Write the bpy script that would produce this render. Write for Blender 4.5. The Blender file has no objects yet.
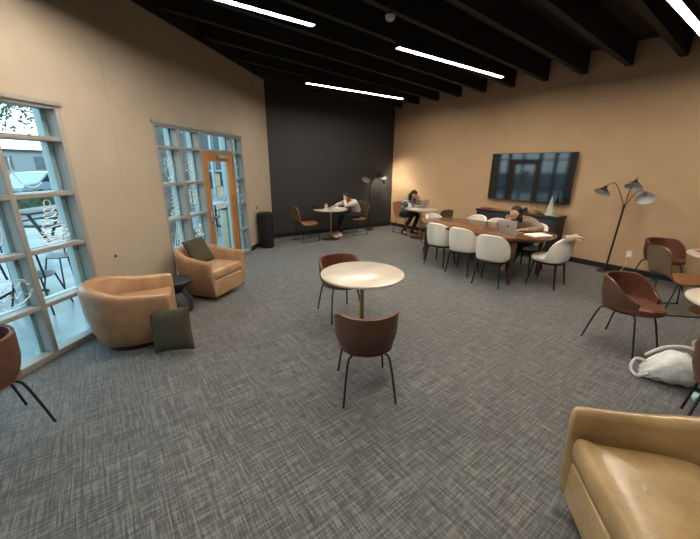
import bpy, bmesh, math, random
from mathutils import Vector, Matrix
from math import sin, cos, pi, radians as R, sqrt
random.seed(7)
SC = bpy.context.scene
COL = SC.collection

# ------------------------------------------------------------------ camera
YAW, PIT, ROL, FPX = R(36.721), R(17.25), R(0.286), 335.7
Fv = Vector((sin(YAW)*cos(PIT), cos(YAW)*cos(PIT), -sin(PIT)))
r0 = Vector((cos(YAW), -sin(YAW), 0)); u0 = r0.cross(Fv)
rv = r0*cos(ROL) + u0*sin(ROL); uv = -r0*sin(ROL) + u0*cos(ROL)
cam_d = bpy.data.cameras.new('camera'); cam = bpy.data.objects.new('camera', cam_d); COL.objects.link(cam)
cam.matrix_world = Matrix(((rv.x, uv.x, -Fv.x, 0), (rv.y, uv.y, -Fv.y, 0), (rv.z, uv.z, -Fv.z, 1.78), (0, 0, 0, 1)))
cam_d.sensor_width = 36; cam_d.lens = FPX/700*36; cam_d.clip_start = 0.05; cam_d.clip_end = 300
SC.camera = cam

# ------------------------------------------------------------------ world, exposure
SKY, LAMP, SPOT, EXPO = 3.4, 135.0, 2600.0, 0.0
w = bpy.data.worlds.new('sky'); SC.world = w; w.use_nodes = True
nt = w.node_tree; bg = nt.nodes['Background']
tc = nt.nodes.new('ShaderNodeTexCoord'); sx = nt.nodes.new('ShaderNodeSeparateXYZ'); cr = nt.nodes.new('ShaderNodeValToRGB')
nt.links.new(tc.outputs['Generated'], sx.inputs[0]); nt.links.new(sx.outputs['Z'], cr.inputs[0]); nt.links.new(cr.outputs[0], bg.inputs[0])
cr.color_ramp.elements[0].position = 0.0; cr.color_ramp.elements[0].color = (.78, .94, 1.0, 1)
cr.color_ramp.elements[1].position = 0.7; cr.color_ramp.elements[1].color = (.42, .74, .90, 1)
bg.inputs[1].default_value = SKY
vs = SC.view_settings
SC.display_settings.display_device = 'sRGB'
vs.view_transform = 'Standard'; vs.look = 'None'; vs.gamma = 1; vs.use_curve_mapping = False; vs.exposure = EXPO
SC.cycles.use_denoising = True
SC.cycles.max_bounces = 8; SC.cycles.diffuse_bounces = 5; SC.cycles.transparent_max_bounces = 16
SC.cycles.sample_clamp_indirect = 6

# ------------------------------------------------------------------ materials
def mat(name, col, rough=.6, metal=0., var=0., vscale=8., bump=0., bscale=60., spec=.5, col2=None, coat=0., sheen=0.):
    m = bpy.data.materials.new(name); m.use_nodes = True
    t = m.node_tree; b = t.nodes['Principled BSDF']
    b.inputs['Roughness'].default_value = rough; b.inputs['Metallic'].default_value = metal
    b.inputs['Specular IOR Level'].default_value = spec
    b.inputs['Coat Weight'].default_value = coat; b.inputs['Coat Roughness'].default_value = .2
    if sheen: b.inputs['Sheen Weight'].default_value = sheen
    c = (*col, 1); b.inputs['Base Color'].default_value = c
    tcn = t.nodes.new('ShaderNodeTexCoord')
    if var or col2:
        n = t.nodes.new('ShaderNodeTexNoise'); n.inputs['Scale'].default_value = vscale; n.inputs['Detail'].default_value = 5
        r = t.nodes.new('ShaderNodeValToRGB')
        c2 = col2 or tuple(min(1, x*(1+var)) for x in col)
        c1 = col if col2 else tuple(x*(1-var) for x in col)
        r.color_ramp.elements[0].position = .35; r.color_ramp.elements[1].position = .68
        r.color_ramp.elements[0].color = (*c1, 1); r.color_ramp.elements[1].color = (*c2, 1)
        t.links.new(tcn.outputs['Object'], n.inputs['Vector']); t.links.new(n.outputs[0], r.inputs[0]); t.links.new(r.outputs[0], b.inputs['Base Color'])
    if bump:
        n = t.nodes.new('ShaderNodeTexNoise'); n.inputs['Scale'].default_value = bscale; n.inputs['Detail'].default_value = 3
        bp = t.nodes.new('ShaderNodeBump'); bp.inputs['Strength'].default_value = bump; bp.inputs['Distance'].default_value = .01
        t.links.new(tcn.outputs['Object'], n.inputs['Vector']); t.links.new(n.outputs[0], bp.inputs['Height']); t.links.new(bp.outputs[0], b.inputs['Normal'])
    return m

def emis(name, col, s):
    m = bpy.data.materials.new(name); m.use_nodes = True; b = m.node_tree.nodes['Principled BSDF']
    b.inputs['Base Color'].default_value = (.8, .8, .8, 1)
    b.inputs['Emission Color'].default_value = (*col, 1); b.inputs['Emission Strength'].default_value = s
    return m

def glassmat(name, tint=(.93, .98, 1)):
    m = bpy.data.materials.new(name); m.use_nodes = True; t = m.node_tree; t.nodes.clear()
    o = t.nodes.new('ShaderNodeOutputMaterial'); tr = t.nodes.new('ShaderNodeBsdfTransparent'); g = t.nodes.new('ShaderNodeBsdfGlossy')
    mx = t.nodes.new('ShaderNodeMixShader'); f = t.nodes.new('ShaderNodeLayerWeight'); f.inputs[0].default_value = .5; pw = t.nodes.new('ShaderNodeMath'); pw.operation = 'POWER'; pw.inputs[1].default_value = 4.5; pa = t.nodes.new('ShaderNodeMath'); pa.operation = 'MULTIPLY_ADD'; pa.inputs[1].default_value = .8; pa.inputs[2].default_value = .025; t.links.new(f.outputs[1], pw.inputs[0]); t.links.new(pw.outputs[0], pa.inputs[0])
    g.inputs['Roughness'].default_value = .01; tr.inputs[0].default_value = (*tint, 1)
    t.links.new(pa.outputs[0], mx.inputs[0]); t.links.new(tr.outputs[0], mx.inputs[1]); t.links.new(g.outputs[0], mx.inputs[2]); t.links.new(mx.outputs[0], o.inputs[0])
    return m

def stretch(name, c1, c2, scale, rough=.4, coat=0., mid=None, detail=6, pos=(.3, .7), spec=.5):
    """noise stretched along one axis: wood grain, marble veins"""
    m = bpy.data.materials.new(name); m.use_nodes = True; t = m.node_tree; b = t.nodes['Principled BSDF']
    tcn = t.nodes.new('ShaderNodeTexCoord'); mp = t.nodes.new('ShaderNodeMapping'); mp.inputs['Scale'].default_value = scale
    n = t.nodes.new('ShaderNodeTexNoise'); n.inputs['Scale'].default_value = 1; n.inputs['Detail'].default_value = detail
    n.inputs['Distortion'].default_value = .6
    r = t.nodes.new('ShaderNodeValToRGB'); e = r.color_ramp.elements
    e[0].position = pos[0]; e[0].color = (*c1, 1); e[1].position = pos[1]; e[1].color = (*c2, 1)
    if mid: x = e.new(.5); x.color = (*mid, 1)
    t.links.new(tcn.outputs['Object'], mp.inputs[0]); t.links.new(mp.outputs[0], n.inputs['Vector']); t.links.new(n.outputs[0], r.inputs[0]); t.links.new(r.outputs[0], b.inputs['Base Color'])
    b.inputs['Roughness'].default_value = rough; b.inputs['Coat Weight'].default_value = coat; b.inputs['Coat Roughness'].default_value = .15
    b.inputs['Specular IOR Level'].default_value = spec
    return m

def carpet():
    m = bpy.data.materials.new('woven_carpet'); m.use_nodes = True; t = m.node_tree; b = t.nodes['Principled BSDF']
    N = t.nodes.new; Lk = t.links.new
    tcn = N('ShaderNodeTexCoord')
    def noise(sc, scale=1., det=2., dis=0.):
        mp = N('ShaderNodeMapping'); mp.inputs['Scale'].default_value = sc; n = N('ShaderNodeTexNoise')
        n.inputs['Scale'].default_value = scale; n.inputs['Detail'].default_value = det; n.inputs['Distortion'].default_value = dis
        Lk(tcn.outputs['Object'], mp.inputs[0]); Lk(mp.outputs[0], n.inputs['Vector']); return n.outputs[0]
    def math(op, a, c, v=None):
        k = N('ShaderNodeMath'); k.operation = op
        for i, q in enumerate((a, c)):
            if isinstance(q, (int, float)): k.inputs[i].default_value = q
            else: Lk(q, k.inputs[i])
        return k.outputs[0]
    a = noise((9, 115, 1), 1, 2); c = noise((115, 9, 1), 1, 2); a2 = noise((2.2, 70, 1), 1, 1); c2 = noise((70, 2.2, 1), 1, 1)
    patch = noise((3.5, 3.5, 1), 1, 1); fine = noise((200, 200, 1), 1, 2); big = noise((.9, .9, 1), 1, 2)
    mr = N('ShaderNodeMapRange'); mr.inputs['From Min'].default_value = .42; mr.inputs['From Max'].default_value = .58; mr.inputs['To Min'].default_value = .36; mr.inputs['To Max'].default_value = .64
    Lk(patch, mr.inputs['Value']); pm = mr.outputs[0]; inv = math('SUBTRACT', 1., pm)
    s = math('ADD', math('MULTIPLY', a, pm), math('MULTIPLY', c, inv)); s = math('MULTIPLY', s, .86); s = math('SUBTRACT', s, .13)
    s = math('ADD', s, math('MULTIPLY', math('ADD', a2, c2), .32)); s = math('ADD', s, math('MULTIPLY', fine, .34)); s = math('ADD', s, math('MULTIPLY', big, .08))
    r = N('ShaderNodeValToRGB'); e = r.color_ramp.elements
    e[0].position = .70; e[0].color = (.018, .019, .020, 1); e[1].position = .95; e[1].color = (.155, .158, .150, 1)
    k = e.new(.83); k.color = (.060, .063, .061, 1)
    Lk(s, r.inputs[0]); Lk(r.outputs[0], b.inputs['Base Color'])
    b.inputs['Roughness'].default_value = .62; b.inputs['Specular IOR Level'].default_value = .5
    b.inputs['Sheen Weight'].default_value = .35; b.inputs['Sheen Roughness'].default_value = .5
    bp = N('ShaderNodeBump'); bp.inputs['Strength'].default_value = .35; bp.inputs['Distance'].default_value = .004
    Lk(s, bp.inputs['Height']); Lk(bp.outputs[0], b.inputs['Normal'])
    return m

def plaid():
    m = bpy.data.materials.new('plaid_flannel'); m.use_nodes = True; t = m.node_tree; b = t.nodes['Principled BSDF']
    N = t.nodes.new; Lk = t.links.new; tcn = N('ShaderNodeTexCoord'); vals = []
    for ax in ('X', 'Z'):
        wv = N('ShaderNodeTexWave'); wv.bands_direction = ax; wv.inputs['Scale'].default_value = 5; Lk(tcn.outputs['Object'], wv.inputs['Vector']); vals.append(wv.outputs[1])
    k = N('ShaderNodeMath'); k.operation = 'ADD'; Lk(vals[0], k.inputs[0]); Lk(vals[1], k.inputs[1])
    r = N('ShaderNodeValToRGB'); e = r.color_ramp.elements; e[0].position = .3; e[0].color = (.08, .08, .10, 1); e[1].position = .9; e[1].color = (.50, .49, .50, 1)
    h = N('ShaderNodeMath'); h.operation = 'MULTIPLY'; h.inputs[1].default_value = .6; Lk(k.outputs[0], h.inputs[0]); Lk(h.outputs[0], r.inputs[0]); Lk(r.outputs[0], b.inputs['Base Color'])
    b.inputs['Roughness'].default_value = .9
    return m

M = dict(
    wall_tan=mat('tan_painted_drywall', (.485, .322, .19), .75, var=.03, vscale=3, bump=.12, bscale=90),
    wall_beige=mat('beige_painted_drywall', (.40, .335, .262), .75, var=.03, vscale=3, bump=.12, bscale=90),
    wall_black=mat('charcoal_painted_drywall', (.024, .025, .026), .6, var=.08, vscale=3, bump=.1, bscale=90),
    black_paint=mat('matte_black_ceiling_paint', (.010, .009, .009), .7, var=.15, vscale=6),
    base=mat('black_vinyl_base', (.012, .013, .016), .45, var=.1),
    carpet=carpet(),
    frame=mat('taupe_painted_metal', (.275, .265, .245), .45, var=.04),
    teal=mat('pale_green_grey_metal', (.33, .43, .44), .35, var=.04),
    glass=glassmat('window_glass'),
    oak=stretch('honey_oak', (.33, .13, .03), (.50, .23, .07), (30, 30, 2.5), .4, coat=.2),
    leather=mat('cognac_leather', (.335, .19, .10), .36, var=.0, col2=(.44, .265, .15), vscale=7, bump=.25, bscale=45, coat=.15),
    leather_tan=mat('worn_tan_leather', (.30, .19, .082), .33, col2=(.46, .315, .155), vscale=5, bump=.3, bscale=30, coat=.15),
    brown=mat('brown_shell_leather', (.105, .047, .028), .5, var=.18, vscale=14, bump=.2, bscale=120),
    rust=mat('russet_inner_leather', (.125, .043, .024), .4, var=.2, vscale=12, bump=.2, bscale=100, coat=.1),
    tanleather=mat('camel_leather', (.27, .125, .05), .45, var=.15, vscale=14, bump=.15, bscale=120),
    shellback=mat('grey_brown_shell_back', (.17, .115, .075), .7, var=.12, vscale=40),
    darkwood=mat('dark_espresso_wood', (.014, .008, .006), .4, var=.2, vscale=20),
    plinth=mat('mahogany_base', (.06, .018, .010), .4, var=.2, vscale=20),
    walnut=stretch('walnut_top', (.085, .033, .013), (.19, .085, .036), (22, 2, 22), .25, coat=.35),
    walnutdark=stretch('walnut_leg', (.045, .022, .012), (.085, .042, .022), (20, 20, 2), .4),
    blackmetal=mat('black_powder_coat', (.012, .012, .013), .4, var=.1),
    brass=mat('brushed_brass', (.46, .30, .13), .32, metal=1., var=.08, vscale=30),
    bronze=mat('aged_brass', (.26, .15, .07), .35, metal=1., var=.1, vscale=20),
    marble=stretch('cream_marble', (.58, .52, .44), (.44, .37, .29), (2.0, 9, 6), .3, coat=.3, mid=(.555, .49, .41), pos=(.35, .8)),
    cream=mat('cream_boucle', (.70, .665, .585), .9, var=.07, vscale=60, bump=.5, bscale=160, sheen=.3),
    olive=mat('olive_woven_fabric', (.055, .048, .026), .95, var=.22, vscale=90, bump=.6, bscale=200),
    blackwood=mat('black_stained_cabinet', (.016, .017, .020), .45, var=.15, vscale=15),
    screen=mat('tv_glass', (.006, .008, .010), .06, spec=.8),
    plastic=mat('black_plastic', (.012, .012, .013), .4, var=.1),
    white=mat('white_plastic', (.78, .76, .72), .45, var=.02),
    shade_in=mat('white_enamel', (.72, .71, .68), .35, var=.02),
    paper=mat('white_paper', (.80, .78, .74), .8, var=.03),
    paint=mat('white_window_paint', (.75, .80, .80), .8, var=.03),
    alu=mat('silver_aluminium', (.60, .58, .56), .35, metal=.7, var=.03),
    lapscreen=emis('laptop_screen', (.75, .85, 1.), .8),
    skin=mat('skin', (.52, .29, .20), .5, var=.04, vscale=20),
    hair=mat('dark_hair', (.012, .008, .007), .45, var=.3, vscale=60, bump=.5, bscale=120),
    lips=mat('lips', (.35, .10, .09), .5), eye=mat('eye_dark', (.02, .015, .012), .2), eyew=mat('eye_white', (.75, .73, .70), .3),
    offwhite=mat('off_white_knit', (.66, .60, .54), .9, var=.06, vscale=30, bump=.4, bscale=120),
    blackcloth=mat('black_cloth', (.012, .012, .014), .9, var=.2, vscale=30),
    taupe=mat('taupe_fleece', (.26, .18, .145), .95, var=.12, vscale=25, bump=.4, bscale=100),
    plaid=plaid(),
    shoe=mat('white_sneaker', (.72, .69, .64), .6, var=.05, vscale=30),
    boot=mat('brown_boot_leather', (.05, .022, .012), .5, var=.15, vscale=20),
    canvas=mat('white_canvas', (.62, .63, .62), .85, var=.12, vscale=14, bump=.5, bscale=40),
    canvas2=mat('cream_canvas_trim', (.62, .50, .36), .85, var=.06, vscale=14),
    ceramic=mat('pale_green_ceramic', (.44, .47, .38), .4, var=.08, vscale=20),
    woodlight=mat('light_turned_wood', (.36, .20, .10), .5, var=.1, vscale=20),
    red=mat('red_card', (.45, .03, .05), .6, var=.05),
    cyan=mat('pale_blue_plastic', (.40, .60, .62), .4, var=.03),
    concrete=mat('pale_polished_concrete', (.27, .30, .305), .25, var=.18, vscale=1.6, bump=.05),
    asphalt=mat('asphalt', (.13, .15, .16), .9, var=.15, vscale=5),
    carw=mat('white_car_paint', (.50, .53, .56), .25, coat=.5), carb=mat('dark_blue_car_paint', (.05, .08, .13), .25, coat=.5), cars=mat('silver_car_paint', (.35, .40, .45), .25, coat=.5),
    tyre=mat('tyre_rubber', (.015, .015, .016), .8), carglass=mat('car_glass', (.03, .05, .06), .08),
    leaf=mat('tree_leaves', (.045, .075, .035), .8, col2=(.10, .13, .07), vscale=6), bark=mat('tree_bark', (.07, .055, .045), .9, var=.2),
    building=mat('distant_pale_building', (.30, .31, .31), .8, var=.06), lamp_em=emis('tube_light', (1.0, .89, .74), LAMP),
    bulb=emis('warm_bulb', (1.0, .88, .66), SPOT), outpanel=mat('beige_post', (.42, .38, .28), .6, var=.05),
    greyblue=mat('patio_metal_pale', (.28, .35, .36), .4, var=.05), hat=mat('grey_detector', (.55, .53, .50), .5),
)

# ------------------------------------------------------------------ mesh helpers
class MB:
    """collects geometry; build() links it as ONE mesh object"""
    def __init__(s): s.bm = bmesh.new()
    def box(s, x0, x1, y0, y1, z0, z1, bev=0., seg=2, mi=0):
        b = bmesh.new()
        vs_ = [b.verts.new((x, y, z)) for x in (x0, x1) for y in (y0, y1) for z in (z0, z1)]
        for f in ((0, 1, 3, 2), (4, 6, 7, 5), (0, 4, 5, 1), (2, 3, 7, 6), (0, 2, 6, 4), (1, 5, 7, 3)): b.faces.new([vs_[i] for i in f])
        bmesh.ops.recalc_face_normals(b, faces=b.faces)
        if bev: bmesh.ops.bevel(b, geom=list(b.edges), offset=bev, segments=seg, affect='EDGES', profile=.6)
        return s.merge(b, mi)
    def merge(s, b, mi=0, mtx=None):
        if mtx: b.transform(mtx)
        n0 = len(s.bm.faces); me = bpy.data.meshes.new('tmp'); b.to_mesh(me); b.free(); s.bm.from_mesh(me); bpy.data.meshes.remove(me)
        s.bm.faces.ensure_lookup_table()
        if mi:
            for f in s.bm.faces[n0:]: f.material_index = mi
        return s
    def mesh(s, me, mi=0):
        n0 = len(s.bm.faces); s.bm.from_mesh(me); s.bm.faces.ensure_lookup_table()
        for f in s.bm.faces[n0:]: f.material_index = mi
        return s
    def loft(s, secs, closed=True, caps=True, mi=0, ring=False):
        """secs: list of point lists; closed: profile closes; ring: last section joins first"""
        rows = [[s.bm.verts.new(p) for p in sec] for sec in secs]; n = len(secs[0]); fs = []
        m = len(rows); rng = range(m if ring else m-1)
        for i in rng:
            a, b = rows[i], rows[(i+1) % m]
            for j in range(n if closed else n-1):
                k = (j+1) % n; fs.append(s.bm.faces.new((a[j], a[k], b[k], b[j])))
        if caps and closed and not ring:
            fs.append(s.bm.faces.new(rows[0][::-1])); fs.append(s.bm.faces.new(rows[-1]))
        for f in fs: f.material_index = mi
        return s
    def lathe(s, prof, n=32, c=(0, 0, 0), mi=0, sx=1, sy=1):
        """prof: (r,z) from bottom to top; r=0 ends are closed by tiny rings"""
        secs = [[(c[0]+max(r, 1e-4)*cos(2*pi*k/n)*sx, c[1]+max(r, 1e-4)*sin(2*pi*k/n)*sy, c[2]+z) for k in range(n)] for r, z in prof]
        return s.loft(secs, mi=mi)
    def tube(s, pts, r=.01, n=8, mi=0, r2=None, ring=False):
        pts = [Vector(p) for p in pts]; m = len(pts); secs = []; up = Vector((0, 0, 1)); prev = None
        for i, p in enumerate(pts):
            a = pts[(i-1) % m] if (ring or i) else pts[0]; b = pts[(i+1) % m] if (ring or i < m-1) else pts[-1]
            t = (b-a).normalized()
            x = t.cross(prev if prev else (up if abs(t.z) < .9 else Vector((1, 0, 0))))
            if prev: x = prev - t*prev.dot(t)
            x.normalize(); y = t.cross(x); prev = x
            rr = r if r2 is None else r+(r2-r)*i/(m-1)
            secs.append([p+x*rr*cos(2*pi*k/n)+y*rr*sin(2*pi*k/n) for k in range(n)])
        return s.loft(secs, ring=ring, mi=mi)
    def ball(s, c, rx, ry=None, rz=None, mi=0, n=16, rot=None):
        b = bmesh.new(); bmesh.ops.create_uvsphere(b, u_segments=n, v_segments=max(6, n*2//3), radius=1)
        mt = Matrix.Translation(c) @ (rot.to_matrix().to_4x4() if rot else Matrix()) @ Matrix.Diagonal((rx, ry or rx, rz or rx, 1))
        return s.merge(b, mi, mt)
    def build(s, name, mats, parent=None, smooth=True, ang=35):
        if not isinstance(mats, (list, tuple)): mats = [mats]
        bmesh.ops.remove_doubles(s.bm, verts=s.bm.verts, dist=1e-6)
        bmesh.ops.recalc_face_normals(s.bm, faces=s.bm.faces)
        if smooth:
            lim = R(ang)
            for f in s.bm.faces: f.smooth = True
            for e in s.bm.edges: e.smooth = e.is_manifold and e.calc_face_angle(0) < lim
        me = bpy.data.meshes.new(name); s.bm.to_mesh(me); s.bm.free()
        for m in mats: me.materials.append(M[m] if isinstance(m, str) else m)
        o = bpy.data.objects.new(name, me); COL.objects.link(o)
        if parent: o.parent = parent
        return o

def tag(o, label=None, cat=None, group=None, kind=None):
    if label: o['label'] = label
    if cat: o['category'] = cat
    if group: o['group'] = group
    if kind: o['kind'] = kind
    return o
def thing(name, label, cat, loc=(0, 0, 0), rz=0., group=None):
    o = bpy.data.objects.new(name, None); COL.objects.link(o); o.empty_display_size = .1
    o.location = loc; o.rotation_euler = (0, 0, rz); return tag(o, label, cat, group)
def kids(o): return [c for c in bpy.data.objects if c.parent == o]
def copy_tree(o, parent=None):
    c = o.copy(); COL.objects.link(c)
    if parent: c.parent = parent
    for ch in kids(o): copy_tree(ch, c)
    return c
def dup(o, loc, rz, label, group=None):
    c = copy_tree(o); c.location = loc; c.rotation_euler = (0, 0, rz); c['label'] = label
    if group: c['group'] = group
    return c
def face(fx, fy): return math.atan2(-fx, fy)      # rotation that turns local +Y to (fx, fy)
def cat2(a, n=24): return [(cos(2*pi*k/n)*a, sin(2*pi*k/n)*a) for k in range(n)]
def smoothpath(pts, k=6):
    P = [Vector(p) for p in pts]; out = []
    for i in range(len(P)-1):
        a, b, c, d = P[max(i-1, 0)], P[i], P[i+1], P[min(i+2, len(P)-1)]
        for j in range(k):
            t = j/k; out.append(.5*((2*b)+(c-a)*t+(2*a-5*b+4*c-d)*t*t+(3*b-a-3*c+d)*t**3))
    out.append(P[-1]); return out

# ------------------------------------------------------------------ setting: room
LW0 = Vector((-.81, 3.71, 0)); LA = math.atan2(.696, .718)
def lw(s, u, z=0): return LW0 + Vector((.718*s - .696*u, .696*s + .718*u, z))
def onleft(o):
    o.location = LW0; o.rotation_euler = (0, 0, LA); return o
RX = 7.25
def dark_y(x): return 7.87 - .0653*(x-3.42)

b = MB(); pts = [(-7.3, -2.6), (RX+.02, -2.6), (RX+.02, 7.63), (3.42, 7.88), (-7.3, -2.55)]
lo = [b.bm.verts.new((x, y, -.12)) for x, y in pts]; hi = [b.bm.verts.new((x, y, 0)) for x, y in pts]
b.bm.faces.new(hi); b.bm.faces.new(lo[::-1])
for i in range(5): b.bm.faces.new((lo[i], lo[(i+1) % 5], hi[(i+1) % 5], hi[i]))
tag(b.build('floor', 'carpet', smooth=False), kind='structure')

# left wall (local frame: x along wall, y outwards, z up)
HW, TW = 3.57, .16
openings = [(-2.11, .95), (2.15, 4.61)]
b = MB(); s0 = -9.0
for a, c in openings:
    b.box(s0, a, 0, TW, 0, HW); b.box(a, c, 0, TW, 2.31, HW); s0 = c
b.box(s0, 5.9, 0, TW, 0, HW)
tag(onleft(b.build('wall_left', 'wall_beige', smooth=False)), kind='structure')
tag(onleft(MB().box(-9.0, 5.9, 0, TW, HW, 4.3).build('trim_1', 'black_paint', smooth=False)), kind='structure')
tag(onleft(MB().box(1.53, 1.57, -.003, 0, 1.35, 3.5, .0015).build('trim_2', 'wall_beige', smooth=False)), kind='structure')
b = MB(); s0 = -9.0
for a, c in openings: b.box(s0, a, -.012, 0, 0, .10, .004); s0 = c
b.box(s0, 5.87, -.012, 0, 0, .10, .004)
tag(onleft(b.build('baseboard_left', 'base', smooth=False)), kind='structure')
# dark wall
da = math.atan2(-.0653, 1); dl = 3.85
def ondark(o): o.location = (3.42, 7.87, 0); o.rotation_euler = (0, 0, da); return o
tag(ondark(MB().box(-.02, dl+.2, 0, .15, 0, 4.3).build('wall_back', 'wall_black', smooth=False)), kind='structure')
tag(ondark(MB().box(0, dl-.02, -.012, 0, 0, .10, .004).build('baseboard_back', 'base', smooth=False)), kind='structure')
tag(MB().box(RX, RX+.15, -2.6, 7.62, 0, 4.1).build('wall_right', 'wall_tan', smooth=False), kind='structure')
tag(MB().box(RX-.012, RX, -2.6, 7.60, 0, .10, .004).build('baseboard_right', 'base', smooth=False), kind='structure')
tag(MB().box(-7.35, RX+.15, -2.75, -2.6, 0, 4.4).build('wall_front', 'wall_beige', smooth=False), kind='structure')
# sloping black deck and joists
SL = .055
def cz(x): return 3.32 + SL*(RX-x)
b = MB(); q = [(-7.5, -2.8), (RX+.2, -2.8), (RX+.2, 8.1), (3.2, 8.1), (-7.5, -2.4)]
lo = [b.bm.verts.new((x, y, cz(x)+.34)) for x, y in q]; hi = [b.bm.verts.new((x, y, cz(x)+.5)) for x, y in q]
b.bm.faces.new(hi); b.bm.faces.new(lo[::-1])
for i in range(5): b.bm.faces.new((lo[i], lo[(i+1) % 5], hi[(i+1) % 5], hi[i]))
tag(b.build('ceiling', 'black_paint', smooth=False), kind='structure')
for n_, k in enumerate(range(-7, 9)):
    y = 2.19 + .645*k
    xl = max(-7.0, (y-3.71)/.696*.718 - .81 + .12) if y > -2 else -7.0
    xs = RX-.002; b = MB()
    if y > 7.6: continue
    b.loft([[(x, y-.0, cz(x)), (x, y+.09, cz(x)), (x, y+.09, cz(x)+.345), (x, y, cz(x)+.345)] for x in (xl, xs)])
    tag(b.build('trim_%d' % (n_+3), 'black_paint', smooth=False), kind='structure')

# windows: muntins at the measured heights
RAIL = [0.0, .52, 1.02, 1.51, 2.0, 2.3]
def glazing(root, s0, s1, verts, gap=None):
    f = MB(); fw = .045
    f.box(s0, s0+fw, .0, .12, 0, 2.3, .003); f.box(s1-fw, s1, .0, .12, 0, 2.3, .003)
    f.box(s0+fw, s1-fw, .0, .12, 2.3-fw, 2.3, .003)
    if gap: f.box(s0+fw, gap[0], 0, .12, 0, .06, .003); f.box(gap[1], s1-fw, 0, .12, 0, .06, .003)
    else: f.box(s0+fw, s1-fw, 0, .12, 0, .06, .003)
    f.box(s0-.02, s1+.02, -.02, .0, 2.285, 2.325, .003)
    f.build('window_frame', 'frame', root)
    mu = MB()
    for v in verts: mu.box(v-.022, v+.022, .004, .116, .06 if not gap or not (gap[0] < v < gap[1]) else 2.0, 2.255, .003)
    for z in RAIL[1:-1]:
        if gap and z < 1.9: mu.box(s0+fw, gap[0], .008, .112, z-.02, z+.02, .003); mu.box(gap[1], s1-fw, .008, .112, z-.02, z+.02, .003)
        else: mu.box(s0+fw, s1-fw, .008, .112, z-.02, z+.02, .003)
    mu.build('muntin_grid', 'frame', root)
    # pale weather-side frame
    ow = MB()
    for v in [s0+.04, s1-.04]+list(verts): ow.box(v-.05, v+.05, .121, .20, .0 if not gap or not (gap[0] < v < gap[1]) else 2.0, 2.28, .003)
    for z in RAIL[1:-1]:
        if gap and z < 1.9: ow.box(s0+fw, gap[0], .123, .19, z-.022, z+.022); ow.box(gap[1], s1-fw, .123, .19, z-.022, z+.022)
        else: ow.box(s0+fw, s1-fw, .123, .19, z-.022, z+.022)
    tag(ow.build('outer_frame', 'teal', root), 'pale green grey outer frame')
    g = MB()
    if gap: g.box(s0+fw, gap[0]-.02, .058, .064, .06, 2.0); g.box(gap[1]+.02, s1-fw, .058, .064, .06, 2.0); g.box(s0+fw, s1-fw, .058, .064, 2.0, 2.26)
    else: g.box(s0+fw, s1-fw, .058, .064, .06, 2.26)
    g.build('glass_pane', 'glass', root, smooth=False)
w1 = onleft(tag(bpy.data.objects.new('window_1', None), kind='structure')); COL.objects.link(w1)
glazing(w1, -2.11, .95, [-1.49, -.87, -.26, .36])
w2 = onleft(tag(bpy.data.objects.new('window_2', None), kind='structure')); COL.objects.link(w2)
glazing(w2, 2.15, 4.61, [2.66, 3.17, 4.21], gap=(3.17, 4.21))

# white paint drawings on the glass
def drawing(root, name, lines, r=.004, u=.05):
    b = MB()
    for l in lines: b.tube([(x, u, z) for x, z in l], r, 5)
    return b.build(name, 'paint', root)
def ell(cx, cz_, a, c, n=18, t0=0, t1=2*pi, tilt=0):
    return [(cx+a*cos(t0+(t1-t0)*k/n), cz_+c*sin(t0+(t1-t0)*k/n)+tilt*a*cos(t0+(t1-t0)*k/n)) for k in range(n+1)]
drawing(w1, 'painted_tree', [ell(.66, 1.10+.045*k, .15-.017*k, .022, tilt=.15) for k in range(7)] + [ell(.66, 1.07, .10, .03)] + [ell(.66, 1.43, .03, .03)])
drawing(w1, 'pale_arcs', [ell(.08, 1.72, .16, .20, t0=pi*.5, t1=-pi*.6), ell(.58, 1.78, .14, .20, t0=pi*.9, t1=pi*1.7), ell(.14, 1.24, .10, .14)])  # pale curved lines across the panes, drawn in the window paint colour
drawing(w1, 'painted_scribble', [[(.02+.05*k, .75+.05*(k % 2)) for k in range(7)], [(.0+.05*k, .66+.05*(k % 2)) for k in range(8)], ell(.15, .72, .2, .12)])
drawing(w2, 'painted_snowman', [ell(2.42, 1.68, .085, .085), ell(2.42, 1.58, .05, .03), [(2.34, 1.78), (2.37, 1.88), (2.41, 1.80), (2.45, 1.89), (2.50, 1.79), (2.34, 1.78)]])
drawing(w2, 'painted_zigzag_tree', [[(2.33+(.20 if k % 2 else 0)*(1-k/14)+.007*k, 1.10+.028*k) for k in range(13)], ell(2.42, 1.11, .10, .03)])
drawing(w2, 'painted_triangle_tree', [[(2.30, .62), (2.42, .98), (2.54, .62), (2.30, .62)], [(2.36, .66), (2.42, .88), (2.48, .66)], ell(2.42, .70, .05, .04)])
drawing(w2, 'painted_garland', [ell(2.92, 1.55+.06*k, .045, .028) for k in range(7)])
drawing(w2, 'painted_letters', [ell(2.86, 1.36, .035, .05), ell(2.94, 1.36, .035, .05), ell(2.86, 1.24, .035, .05), ell(2.94, 1.24, .035, .05), [(2.80, 1.14), (3.0, 1.14)], [(2.80, 1.45), (3.0, 1.45)]])
drawing(w2, 'painted_dotted_tree', [ell(2.92+random.uniform(-1, 1)*(.15-.03*j), .62+.075*j+random.uniform(-.02, .02), .014, .014, n=6) for j in range(5) for _ in range(7)], r=.005)
drawing(w2, 'painted_leaves', [ell(4.40+random.uniform(-.1, .1), .75+.11*j, .03, .02, n=8) for j in range(11)], r=.004)

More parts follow.
